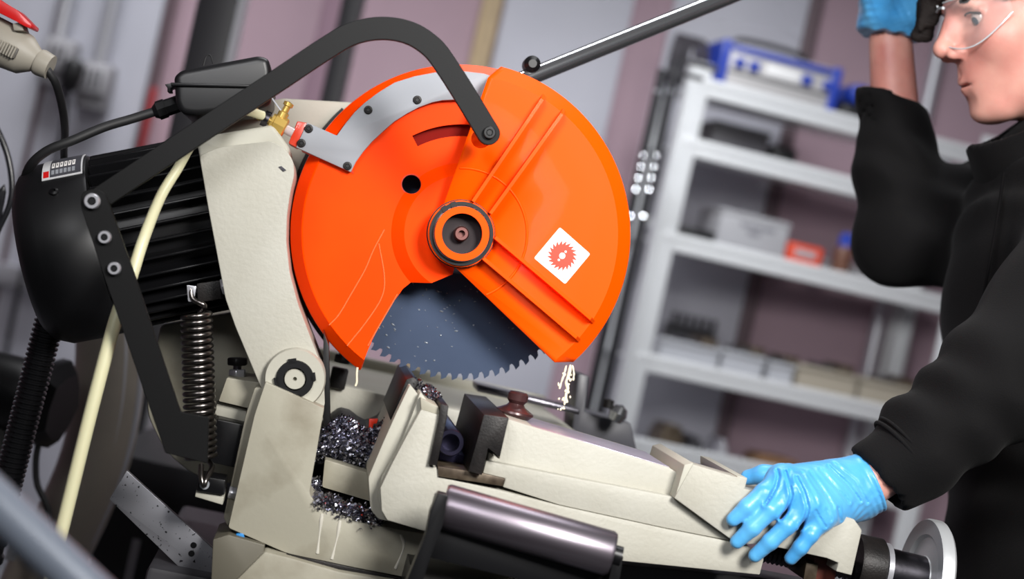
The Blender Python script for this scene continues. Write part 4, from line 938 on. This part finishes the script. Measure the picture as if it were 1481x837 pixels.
# blower motor
bt = thing('blower_motor', 'black round blower motor on a stem beside the duct elbow', 'motor', (W(20, 640, 2.15).x, 2.15, 0))
q = W(14, 566, 2.15); s = 2.15 / FPX; bx = Vector((cr, -0.15, sr * 0.2 - 0.1))
lathe('blower_body', [(0, -60 * s), (50 * s, -58 * s), (54 * s, 20 * s), (46 * s, 40 * s), (0, 40 * s)], q, bx, BLACKP, bt, 32)
lathe('blower_hub', [(0, 38 * s), (56 * s, 40 * s), (66 * s, 56 * s), (66 * s, 70 * s), (50 * s, 86 * s), (0, 86 * s)], q, bx, BLACKG, bt, 10, rmod=lambda t, h: 1 + 0.05 * math.cos(5 * t))
tube('blower_stem', [(q.x, q.y, q.z - 0.04), (q.x, q.y, 0.4), (q.x, q.y, 0)], 0.016, RUBBER, bt, 12)
tube('blower_flex', catmull([q + bx * 60 * s + Vector((0, 0, -0.05)), W(52, 690, 2.14), W(66, 860, 2.14), (W(60, 860, 2.14).x, 2.14, 0.01)], 8), 0.0045, RUBBER, bt, 8)
# bench behind
BEN = mat('charcoal_bench', (40, 39, 42), 0.5)
bn = thing('steel_bench', 'charcoal steel workbench standing behind the saw', 'bench', (W(220, 700, 2.75).x, 2.9, 0))
zb = W(240, 668, 2.6).z; xa, xb_ = W(130, 700, 2.6).x, W(420, 760, 2.6).x
box('bench_top', ((xa + xb_) / 2, 2.85, zb - 0.03), ((xb_ - xa) / 2, 0.27, 0.03), BEN, bn, bevel=0.004)
box('bench_apron', ((xa + xb_) / 2, 2.61, zb - 0.09), ((xb_ - xa) / 2 - 0.01, 0.012, 0.04), BEN, bn)
for x in (xa + 0.05, xb_ - 0.05):
    for y in (2.64, 3.06): box('leg', (x, y, (zb - 0.06) / 2), (0.035, 0.035, (zb - 0.06) / 2), BEN, bn)
box('lower_shelf', ((xa + xb_) / 2, 2.85, 0.3), ((xb_ - xa) / 2 - 0.02, 0.22, 0.012), BEN, bn)
# foreground rail
fr0, fr1 = W(-120, 620, 0.95), W(240, 960, 0.95)
ft = thing('feed_rail', 'pale blue-grey round feed rail crossing close in front of the hose', 'rail', (fr0.x - 0.02, 0.95, 0))
RAILM = mat('pale_blue_grey_rail', (112, 120, 134), 0.4, 0.1)
tube('rail_tube', [fr0, fr0.lerp(fr1, 0.5), fr1], 0.0135, RAILM, ft, 24)
for p in (fr0, fr1): tube('rail_post', [Vector((p.x, p.y, 0)), Vector((p.x, p.y, p.z * 0.5)), p], 0.016, RAILM, ft, 16)

# ================================================================== PERSON
RI = Vector((cr, 0, sr)); UI = Vector((-sr, 0, cr))
f0 = (RI * -0.982 + UI * -0.19).normalized(); hu = (RI * -0.19 + UI * 0.982).normalized(); l0 = Vector((0, -1, 0))
hy = rad(1); hf = f0 * math.cos(hy) + l0 * math.sin(hy); hl_ = l0 * math.cos(hy) - f0 * math.sin(hy)
eye_px = W(1408, 26, 1.86)
HO = eye_px - (hf * 0.080 + hl_ * 0.032 + hu * 0.006)
HM = np.array([hf, hl_, hu], np.float32)            # rows: local axes
HO_ = np.array(HO, np.float32)
def to_head(P): return (P - HO_) @ HM.T
def from_head(x, y, z): return HO + hf * x + hl_ * y + hu * z
def head_sdf(P):
    d = sd_ell(P, (-0.014, 0, 0.042), (0.100, 0.077, 0.088))
    d = smin(d, sd_ell(P, (0.030, 0, -0.035), (0.064, 0.060, 0.080)), 0.03)
    d = smin(d, sd_ell(P, (0.074, 0, -0.098), (0.020, 0.022, 0.017)), 0.022)
    for y in (-1, 1):
        d = smin(d, sd_cap(P, (-0.008, y * 0.058, -0.045), (0.058, y * 0.022, -0.097), 0.017, 0.013), 0.025)
        d = smin(d, sd_sphere(P, (0.056, y * 0.043, -0.022), 0.020), 0.03)
    d = smin(d, sd_cap(P, (0.086, -0.030, 0.026), (0.086, 0.030, 0.026), 0.010, 0.010), 0.02)
    d = smin(d, sd_ell(P, (0.066, 0, -0.062), (0.030, 0.030, 0.028)), 0.02)
    for y in (-1, 1): d = smax(d, -sd_ell(P, (0.103, y * 0.034, 0.005), (0.027, 0.019, 0.013)), 0.010)
    d = smin(d, sd_ell(P, (0.086, 0, -0.004), (0.018, 0.0125, 0.026)), 0.006)
    d = smin(d, sd_cap(P, (0.090, 0, 0.020), (0.112, 0, -0.016), 0.0070, 0.0080), 0.010)
    d = smin(d, sd_sphere(P, (0.1125, 0, -0.0210), 0.0098), 0.008)
    for y in (-1, 1):
        d = smin(d, sd_ell(P, (0.1000, y * 0.0130, -0.0285), (0.0125, 0.0070, 0.0080)), 0.007)
        d = smax(d, -sd_ell(P, (0.1045, y * 0.0095, -0.0365), (0.0065, 0.0046, 0.0042)), 0.003)
        # eyelids
        d = smin(d, sd_cap(P, (0.0805, y * 0.020, 0.0145), (0.0735, y * 0.046, 0.012), 0.0042, 0.0040), 0.004)
        d = smin(d, sd_cap(P, (0.0785, y * 0.020, -0.0050), (0.0725, y * 0.046, -0.003), 0.0036, 0.0034), 0.004)
        # ear
        d = smin(d, sd_ell(P, (-0.014, y * 0.078, -0.004), (0.020, 0.008, 0.033)), 0.006)
        d = smax(d, -sd_ell(P, (-0.010, y * 0.087, -0.002), (0.011, 0.005, 0.020)), 0.004)
    for y in (-1, 1):
        d = smin(d, sd_cap(P, (0.0935, 0, -0.0600), (0.0790, y * 0.025, -0.0640), 0.0060, 0.0030), 0.007)
        d = smin(d, sd_cap(P, (0.0910, 0, -0.0735), (0.0780, y * 0.022, -0.0680), 0.0066, 0.0030), 0.007)
    d = smax(d, -sd_ell(P, (0.098, 0, -0.0665), (0.018, 0.022, 0.0013)), 0.002)
    d = smax(d, -sd_cap(P, (0.101, 0, -0.050), (0.099, 0, -0.055), 0.003, 0.003), 0.006)
    d = smax(d, -sd_cap(P, (0.104, -0.010, -0.086), (0.104, 0.010, -0.086), 0.008, 0.008), 0.012)
    d = smin(d, sd_cap(P, (-0.030, 0, -0.070), (-0.045, 0, -0.20), 0.058, 0.062), 0.03)
    return d
neck = from_head(-0.045, 0, -0.19)
shL = W(1590, 365, 1.72); elL = W(1436, 556, 1.66); wrL = W(1246, 702, 1.645)
shR = W(1510, 305, 2.06); elR = W(1306, 346, 2.08); wrR = W(1288, 60, 2.07)
chest = W(1585, 330, 1.90); waist = W(1545, 800, 1.90)
hipc = Vector((waist.x, 1.90, 0.95))
def V3(v): return (v.x, v.y, v.z)
def body_sdf(P):
    d = sd_cap(P, V3(neck), V3(chest), 0.055, 0.09)
    d = smin(d, sd_cap(P, V3(chest), V3(hipc), 0.10, 0.10), 0.04)
    d = smin(d, chain(P, [V3(chest), V3(shL), V3(elL), V3(wrL)], [0.06, 0.045, 0.036, 0.026]), 0.03)
    d = smin(d, chain(P, [V3(chest), V3(shR), V3(elR), V3(wrR)], [0.06, 0.045, 0.036, 0.0275]), 0.03)
    # two tendons on the bare wrist
    for y in (1.9, 2.1):
        d = smin(d, chain(P, [V3(hipc), (hipc.x, y, 0.55), (hipc.x - 0.02, y, 0.10)], [0.075, 0.055, 0.04]), 0.03)
    return d
lo = np.array([min(p) for p in zip(V3(wrR), V3(wrL), V3(elR))]) - 0.09
hi = np.array([shL.x + 0.16, 2.26, neck.z + 0.02])
hb = [np.array([from_head(*c) for c in ((0.14, 0.1, 0.14), (0.14, -0.1, -0.22), (-0.13, 0.1, 0.14), (-0.13, -0.1, -0.22), (0.14, -0.1, 0.14), (-0.13, 0.1, -0.22))])]
hlo = hb[0].min(0) - 0.02; hhi = hb[0].max(0) + 0.02
lo[1] = 1.5; lo[2] = 0.02; hi[2] = max(hi[2], wrR.z + 0.06)
v1 = surface_net(lambda P: head_sdf(to_head(P)), hlo, hhi, 0.0023)
v2 = surface_net(body_sdf, lo, hi, 0.0075)
person = finish('person', np_mesh('person', [v1, v2]), SKIN, None, None, 180, loc=(hipc.x, hipc.y, 0))
tag(person, 'person in a black jacket, clear safety glasses and blue gloves leaning over the vise', 'person')
def head_part(name, f, lo_, hi_, h, m, label=None):
    V, F_ = surface_net(f, lo_, hi_, h)
    Vw = V @ HM + HO_
    return finish(name, np_mesh(name, [(Vw, F_)]), m, person, label, 180)
HAIR = mat('dark_brown_hair', (20, 14, 12), 0.75, bump=0.5, bscale=60, stretch=(1, 6, 6), spec=0.2)
def hair_sdf(P):
    n_ = 0.0025 * np.sin(P[:, 1] * 420 + P[:, 2] * 90) + 0.002 * np.sin(P[:, 0] * 260 + P[:, 1] * 170)
    d = sd_ell(P, (-0.016, 0, 0.046), (0.110, 0.086, 0.096))
    cut = np.maximum(P[:, 0] * 0.75 - P[:, 2] + 0.012, -P[:, 2] + 0.022 - np.maximum(0, -P[:, 0] - 0.02) * 1.6)
    d = smax(d, cut, 0.012)
    d = smin(d, sd_cap(P, (0.082, -0.03, 0.076), (0.112, 0.012, 0.060), 0.017, 0.008), 0.012)
    d = smin(d, sd_cap(P, (0.088, -0.030, 0.070), (0.122, -0.034, 0.006), 0.020, 0.010), 0.012)
    d = smin(d, sd_cap(P, (0.070, 0.02, 0.088), (0.106, -0.02, 0.066), 0.018, 0.008), 0.012)
    return d + n_
head_part('hair', hair_sdf, (-0.14, -0.1, -0.08), (0.14, 0.1, 0.16), 0.0032, HAIR, 'short dark brown hair')
for y in (-1, 1):
    head_part('eyebrow', lambda P, y=y: sd_ell(P, (0.0885, y * 0.034, 0.0265), (0.006, 0.016, 0.0032)) + 0.0006 * np.sin(P[:, 1] * 1500), (0.06, y * 0.034 - 0.022, 0.015), (0.105, y * 0.034 + 0.022, 0.04), 0.0012, HAIR)
    ep = from_head(0.0715, y * 0.034, 0.0045)
    e_ = lathe('eye', [(0.0118 * math.sin(math.pi * k / 14), -0.0118 * math.cos(math.pi * k / 14)) for k in range(15)], ep, hf * 0.85 + hl_ * y * 0.0 + hl_ * 0.30 - hu * 0.3, mat('eye_white', (176, 158, 152), 0.2), person, 20, angle=180)
    a_ = (hf * 0.85 + hl_ * 0.30 - hu * 0.3).normalized()
    tube('eyelash', catmull([from_head(0.0850, y * 0.019, 0.0115), from_head(0.0862, y * 0.028, 0.0125), from_head(0.0835, y * 0.038, 0.0118), from_head(0.0765, y * 0.048, 0.0085)], 6), 0.0011, HAIR, person, 6)
    lathe('iris', [(0.0062, 0.0096), (0.0048, 0.0112), (0.0022, 0.0122), (0, 0.0124)], ep, a_, mat('iris', (52, 60, 70), 0.1), e_, 16)
def lips_sdf(P):
    d = None
    for y in (-1, 1):
        e = smin(sd_cap(P, (0.0942, 0, -0.0602), (0.0797, y * 0.024, -0.0642), 0.0056, 0.0026), sd_cap(P, (0.0917, 0, -0.0732), (0.0787, y * 0.021, -0.0682), 0.0060, 0.0026), 0.003); d = e if d is None else smin(d, e, 0.003)
    return np.maximum(d, -sd_ell(P, (0.098, 0, -0.0666), (0.018, 0.022, 0.0010)))
head_part('lips', lips_sdf, (0.07, -0.034, -0.087), (0.106, 0.034, -0.05), 0.0012, mat('lips', (198, 122, 114), 0.42))
# safety glasses
gl = MATS.get('clear_lens') or mat('clear_lens', (235, 240, 242), 0.03); gl.node_tree.nodes['Principled BSDF'].inputs['Alpha'].default_value = 0.05
def lens_pt(th, z, o=0.0):
    r1, r2 = 0.076 + o, 0.074 + o
    return from_head(0.034 + r1 * math.cos(th) * (1 - 0.05 * (z / 0.03) ** 2), r2 * math.sin(th), z)
frame = None
for y in (-1, 1):
    V = []; Fc = []; nu, nv = 20, 10
    for o_ in (0.0, -0.0016):
        for i in range(nu + 1):
            th = y * rad(9 + 70 * i / nu)
            zt = 0.032 - 0.004 * (i / nu); zb_ = -0.012 - 0.020 * math.sin(math.pi * (0.12 + 0.88 * i / nu)) + 0.012 * (i / nu)
            for j in range(nv + 1): V.append(lens_pt(th, zb_ + (zt - zb_) * j / nv, o_))
    N1 = (nu + 1) * (nv + 1)
    for i in range(nu):
        for j in range(nv):
            a = i * (nv + 1) + j; q_ = (a, a + nv + 1, a + nv + 2, a + 1); Fc.append(q_); Fc.append(tuple(N1 + k for k in q_[::-1]))
    ln_ = pyd('glasses_lens', V, Fc, gl, person, 'clear safety glasses lens', 60)
    rim = [V[i * (nv + 1)] for i in range(nu + 1)]; tube('lens_rim', rim, 0.0009, mat('clear_rim', (206, 212, 216), 0.08, coat=1.0), ln_, 6)
    rim = [V[i * (nv + 1) + nv] for i in range(nu + 1)]; tube('lens_rim', rim, 0.0011, MATS['clear_rim'], ln_, 6)
    tube('temple_arm', [lens_pt(y * rad(77), 0.020), from_head(0.02, y * 0.083, 0.022), from_head(-0.03, y * 0.084, 0.020), from_head(-0.05, y * 0.083, 0.0)], 0.0036, BLACKP, ln_, 10)
    hp_ = lens_pt(y * rad(74), 0.022); lathe('hinge_screw', [(0, -0.003), (0.003, -0.003), (0.003, 0.003), (0, 0.003)], hp_, hl_, CHROME, ln_, 12)
tube('glasses_bridge', [lens_pt(rad(-10), 0.026), lens_pt(0, 0.028), lens_pt(rad(10), 0.026)], 0.0018, MATS['clear_rim'], person, 8)
# jacket
cuffL = W(1268, 697, 1.652); cuffR = W(1287, 138, 2.08)
colA = from_head(0.030, 0, -0.205); 
def wrinkle(P):
    w = np.sin(P[:, 0] * 55 + P[:, 2] * 70 + 2.2 * np.sin(P[:, 2] * 23 + P[:, 0] * 9) + P[:, 1] * 30) * np.sin(P[:, 0] * 31 - P[:, 2] * 24 + 1.3)
    return 0.0045 * w
def jacket_sdf(P):
    t1 = sd_ell(P, V3(chest + Vector((0, 0, -0.06))), (0.145, 0.19, 0.26))
    tors = sd_cap(P * np.array([1, 0.62, 1], np.float32), (chest.x + 0.0, 1.90 * 0.62, chest.z - 0.02), (hipc.x, 1.90 * 0.62, hipc.z - 0.04), 0.125, 0.120)
    d = smin(t1, tors, 0.06)
    d = smin(d, chain(P, [V3(chest + Vector((0.02, -0.05, 0.02))), V3(shL), V3(elL), V3(elL.lerp(cuffL, 0.6)), V3(cuffL)], [0.09, 0.074, 0.061, 0.049, 0.040], 0.012), 0.035)
    d = smin(d, chain(P, [V3(chest + Vector((0.02, 0.05, 0.02))), V3(shR), V3(W(1400, 322, 2.07)), V3(elR), V3(elR.lerp(cuffR, 0.5)), V3(cuffR)], [0.09, 0.085, 0.074, 0.060, 0.050, 0.041], 0.02), 0.035)
    d = d + wrinkle(P)
    # sleeve ends
    aL = np.array((cuffL - elL).normalized(), np.float32); d = np.maximum(d, (P - np.array(cuffL, np.float32)) @ aL - 0.0 - 10 * (np.linalg.norm(P - np.array(cuffL, np.float32), axis=1) > 0.1))
    aR = np.array((UI * 1.0 + RI * 0.38).normalized(), np.float32) * -1
    far = np.linalg.norm(P - np.array(cuffR, np.float32), axis=1) > 0.09
    d = np.maximum(d, -((P - np.array(cuffR, np.float32)) @ aR) - 10 * far)
    # hollow the sleeve mouths
    d = np.maximum(d, -sd_cap(P, V3(cuffL.lerp(elL, 0.12)), V3(cuffL + (cuffL - elL) * 0.2), 0.031, 0.034))
    d = np.maximum(d, -sd_cap(P, V3(cuffR.lerp(elR, 0.15)), V3(cuffR + (cuffR - elR) * 0.3), 0.034, 0.037))
    return d
jlo = np.array([lo[0] - 0.02, 1.5, hipc.z - 0.20]); jhi = np.array([chest.x + 0.22, 2.32, max(cuffR.z + 0.05, neck.z + 0.05)])
jacket = sdf_obj('jacket', jacket_sdf, jlo, jhi, 0.006, FABRIC, person, 'black softshell jacket')
def collar_sdf(P):
    q = to_head(P)
    # follows the neck, open upward
    a = np.array((0.016, 0, -0.116), np.float32); b = np.array((-0.030, 0, -0.24), np.float32); ax_ = (b - a) / np.linalg.norm(b - a)
    t = (q - a) @ ax_; r = q - a - t[:, None] * ax_; r[:, 1] *= 0.98; rr = np.linalg.norm(r, axis=1)
    d = np.abs(rr - (0.088 + 0.20 * t)) - 0.0045
    d = np.maximum(d, -t - 0.012 + 0.15 * np.abs(q[:, 1])); d = np.maximum(d, t - 0.13); return d + wrinkle(P) * 0.4
cc = from_head(-0.01, 0, -0.18)
sdf_obj('jacket_collar', collar_sdf, np.array(V3(cc)) - 0.17, np.array(V3(cc)) + 0.17, 0.0035, FABRIC, jacket, 'stand-up collar')
# sleeve cuffs, seam, zip
axL = (cuffL - elL).normalized(); sp = cuffL - axL * 0.040
_, uu, vv = basis(axL)
tube('cuff_seam', [sp + (uu * math.cos(t) + vv * math.sin(t)) * 0.0455 for t in np.linspace(0, 2 * math.pi, 40)], 0.0022, FABRIC, jacket, 8)
tube('cuff_seam', [sp - axL * 0.006 + (uu * math.cos(t) + vv * math.sin(t)) * 0.0462 for t in np.linspace(0, 2 * math.pi, 40)], 0.0018, FABRIC, jacket, 8)
zp = [W(1452, 250, 1.80), W(1440, 330, 1.79), W(1424, 420, 1.785), W(1408, 520, 1.79), W(1396, 620, 1.80)]
zipper = tube('zip', catmull(zp, 10), 0.0018, FABRIC2, jacket, 8)
# trousers and shoes
def trou(P):
    d = None
    for y in (1.80, 2.0):
        e = chain(P, [(hipc.x, y, 0.92), (hipc.x - 0.01, y, 0.5), (hipc.x - 0.01, y, 0.09)], [0.105, 0.08, 0.065]); d = e if d is None else smin(d, e, 0.03)
    d = smin(d, sd_ell(P, (hipc.x, 1.9, 0.94), (0.13, 0.19, 0.12)), 0.04); return np.maximum(d + wrinkle(P), 0.06 - P[:, 2])
sdf_obj('trousers', trou, (hipc.x - 0.2, 1.6, 0.03), (hipc.x + 0.2, 2.2, 1.1), 0.012, FABRIC, person, 'black work trousers')
for y in (1.80, 2.0):
    sdf_obj('shoe', lambda P, y=y: np.maximum(smin(sd_ell(P, (hipc.x - 0.09, y, 0.035), (0.13, 0.05, 0.045)), sd_ell(P, (hipc.x, y, 0.06), (0.06, 0.045, 0.06)), 0.03), -P[:, 2] + 0.001), (hipc.x - 0.25, y - 0.08, -0.01), (hipc.x + 0.1, y + 0.08, 0.15), 0.008, BLACKP, person, 'black work shoe')
# ---- near glove on the vise
G = lambda x, y, c: np.array(M(x, y, c), np.float32)
fing = [([(1130, 692, 1.546), (1104, 712, 1.531), (1080, 733, 1.528), (1060, 751, 1.531)], [0.0108, 0.0088, 0.0080, 0.0068]),
        ([(1148, 708, 1.534), (1114, 738, 1.524), (1088, 763, 1.525), (1066, 783, 1.531)], [0.0108, 0.0090, 0.0082, 0.0070]),
        ([(1168, 728, 1.530), (1138, 760, 1.522), (1114, 783, 1.524), (1092, 803, 1.531)], [0.0108, 0.0088, 0.0080, 0.0068]),
        ([(1188, 746, 1.534), (1172, 773, 1.524), (1158, 791, 1.525), (1144, 807, 1.531)], [0.0104, 0.0082, 0.0075, 0.0065])]
wristL = G(1244, 704, 1.592)
def poly_dist(P, pl_):
    """distance of points from a crease line drawn across the back of the hand (in hand-breadth units)"""
    z = P[:, 2] - CAMZ; r = (P[:, 0] * cr + z * sr) / P[:, 1] * FPX + CX; u = CY - (-P[:, 0] * sr + z * cr) / P[:, 1] * FPX
    d = np.full(len(P), 1e3, np.float32)
    for (xa, ya), (xb2, yb2) in zip(pl_, pl_[1:]):
        bx_, by_ = xb2 - xa, yb2 - ya; t = np.clip(((r - xa) * bx_ + (u - ya) * by_) / (bx_ * bx_ + by_ * by_), 0, 1)
        d = np.minimum(d, np.hypot(r - xa - t * bx_, u - ya - t * by_))
    return d
GFOLDS = [([(1107, 729), (1114, 719), (1123, 702), (1126, 688), (1124, 680)], 0.0022, 2.2), ([(1129, 750), (1138, 738), (1145, 716), (1141, 696), (1136, 682)], 0.0022, 2.2),
          ([(1158, 763), (1165, 750), (1169, 735), (1163, 712), (1152, 690)], 0.0022, 2.2), ([(1146, 700), (1142, 680)], 0.0012, 1.6), ([(1160, 684), (1176, 712), (1182, 728)], 0.0010, 1.8),
          ([(1172, 682), (1196, 716), (1206, 734)], 0.0010, 1.8), ([(1186, 678), (1212, 708), (1228, 726)], 0.0012, 2.0), ([(1198, 674), (1226, 700), (1244, 724)], 0.0014, 2.2),
          ([(1206, 670), (1238, 696), (1254, 726)], 0.0014, 2.2), ([(1180, 738), (1186, 750), (1194, 762)], 0.0012, 1.8), ([(1196, 736), (1202, 752)], 0.0010, 1.8), ([(1212, 734), (1216, 752)], 0.0010, 1.8)]
def glove_sdf(P):
    d = None
    for pts_, rs in fing:
        pp = [G(*p) for p in pts_]; e = chain(P, pp, rs, 0.003); d = e if d is None else smin(d, e, 0.005)
    palm = None
    for i, (pts_, rs) in enumerate(fing):
        b = G(*pts_[0]); off = wristL + np.array(UP, np.float32) * (0.012 - 0.009 * i)
        e = sd_cap(P, b, off, 0.0130, 0.0205); palm = e if palm is None else smin(palm, e, 0.012)
    palm = smin(palm, chain(P, [G(*pts_[0]) for pts_, _ in fing], [0.0115] * 4, 0.004), 0.008)
    palm = smin(palm, sd_cap(P, G(1195, 712, 1.575), wristL, 0.02, 0.026), 0.012)
    d = smin(d, palm, 0.010)
    th = chain(P, [G(1196, 700, 1.60), G(1140, 686, 1.595), G(1104, 686, 1.61), G(1082, 690, 1.62)], [0.016, 0.0105, 0.0095, 0.008], 0.005)
    d = smin(d, th, 0.008)
    # stretched folds: across the back of the hand and towards the cuff
    axh = np.array((M(1125, 760, 1.53) - M(1244, 704, 1.592)).normalized(), np.float32)
    t = (P - wristL) @ axh
    side = (P - wristL) @ np.array(UP, np.float32)
    fade = np.clip((0.075 - t) / 0.05, 0, 1)
    d = d + 0.00035 * fade * np.sin(t * 420 + side * 470 + 2.2 * np.sin(side * 95 + t * 60) + 1.3) * (0.55 + 0.45 * np.sin(t * 130 - side * 160))
    for pl_, A_, w_f in GFOLDS:
        e = poly_dist(P, pl_); d = d + A_ * (np.exp(-(e / w_f) ** 2) - 0.6 * np.exp(-((e - 2.0 * w_f) / w_f) ** 2))
    # cuff
    axw = np.array((W(1275, 690, 1.648) - M(1244, 704, 1.592)).normalized(), np.float32); tw = (P - wristL) @ axw
    cuff = sd_cap(P, wristL - axw * 0.004, wristL + axw * 0.012, 0.0275, 0.030) + 0.001 * np.sin(tw * 900 + side * 120)
    d = smin(d, cuff, 0.008); d = np.maximum(d, tw - 0.014)
    bead = np.sqrt((np.linalg.norm((P - wristL) - tw[:, None] * axw, axis=1) - 0.0305) ** 2 + (tw - 0.012) ** 2) - 0.0018
    return np.minimum(d, bead)
allp = np.array([G(*p) for pts_, _ in fing for p in pts_] + [G(1082, 690, 1.62), wristL])
sdf_obj('glove', glove_sdf, allp.min(0) - 0.028, allp.max(0) + 0.036, 0.00125, GLOVE, person, 'blue nitrile glove resting on the vise')
# ---- far glove on the handle
e1 = (wrR - gripA); e1 = (e1 - rd * e1.dot(rd)).normalized(); e2 = rd.cross(e1)
wr2 = np.array(W(1288, 42, 2.07), np.float32)
def glove2_sdf(P):
    d = None
    for k in range(4):
        c = gripA + rd * (k - 1.6) * 0.023
        pp = [np.array(c + (e1 * math.cos(a) + e2 * math.sin(a)) * (0.030 if i else 0.036), np.float32) for i, a in enumerate(np.radians([10, 70, 130, 190, 240]))]
        e = chain(P, pp, [0.0125, 0.0108, 0.010, 0.0095, 0.0085], 0.004); d = e if d is None else smin(d, e, 0.004)
        pm = sd_cap(P, pp[0], wr2 + np.array(e1, np.float32) * -0.02 + np.array(rd, np.float32) * (k - 1.5) * 0.009, 0.015, 0.024); d = smin(d, pm, 0.012)
    th = chain(P, [wr2 + np.array(rd, np.float32) * 0.03 - np.array(e1, np.float32) * 0.02, np.array(gripA + rd * 0.045 + e1 * 0.04 - e2 * 0.015, np.float32), np.array(gripA + rd * 0.03 - e2 * 0.03, np.float32)], [0.02, 0.015, 0.010], 0.006); d = smin(d, th, 0.010)
    d = smin(d, sd_cap(P, np.array(W(1318, 5, 2.05), np.float32), np.array(W(1330, -45, 2.04), np.float32), 0.024, 0.03), 0.014)
    aw = np.array((W(1293, 130, 2.07) - W(1296, 0, 2.07)).normalized(), np.float32); tw = (P - wr2) @ aw
    cuff = sd_cap(P, wr2 - aw * 0.03, wr2 + aw * 0.012, 0.041, 0.0385); d = smin(d, cuff, 0.012)
    fl = np.exp(-((tw + 0.004) / 0.010) ** 2); d = d - 0.0035 * fl
    side = (P - wr2) @ np.array(RI, np.float32)
    d = d + 0.0007 * np.clip((0.05 + tw) / 0.04, 0, 1) * np.sin(tw * 900 + side * 160 + 3 * np.sin(side * 70 + tw * 60)) * (0.5 + 0.5 * np.sin(side * 140 + 1)) + 0.0004 * np.sin(P[:, 0] * 500 + P[:, 2] * 420)
    d = np.maximum(d, tw - 0.010 - 0.14 * side + 0.0015 * np.sin(side * 300))
    return d
c2 = (np.array(gripA, np.float32) + wr2) / 2
sdf_obj('glove', glove2_sdf, np.minimum(wr2, np.array(gripA, np.float32)) - 0.085, np.maximum(wr2, np.array(gripA, np.float32)) + 0.085, 0.0022, GLOVE, person, 'blue nitrile glove gripping the handle')

# milky coolant running down the base below the lip
for pth in ([(466, 742), (463, 765), (459, 800)], [(492, 752), (488, 775), (480, 808)], [(580, 772), (584, 790), (572, 822)]):
    tube('coolant_trickle', catmull([M(x, y, 1.6005) for x, y in pth], 8), lambda t_: 0.0016 + 0.0006 * math.sin(t_ * 7), mat('pale_trickle', (196, 192, 180), 0.15, coat=0.5), base, 8)
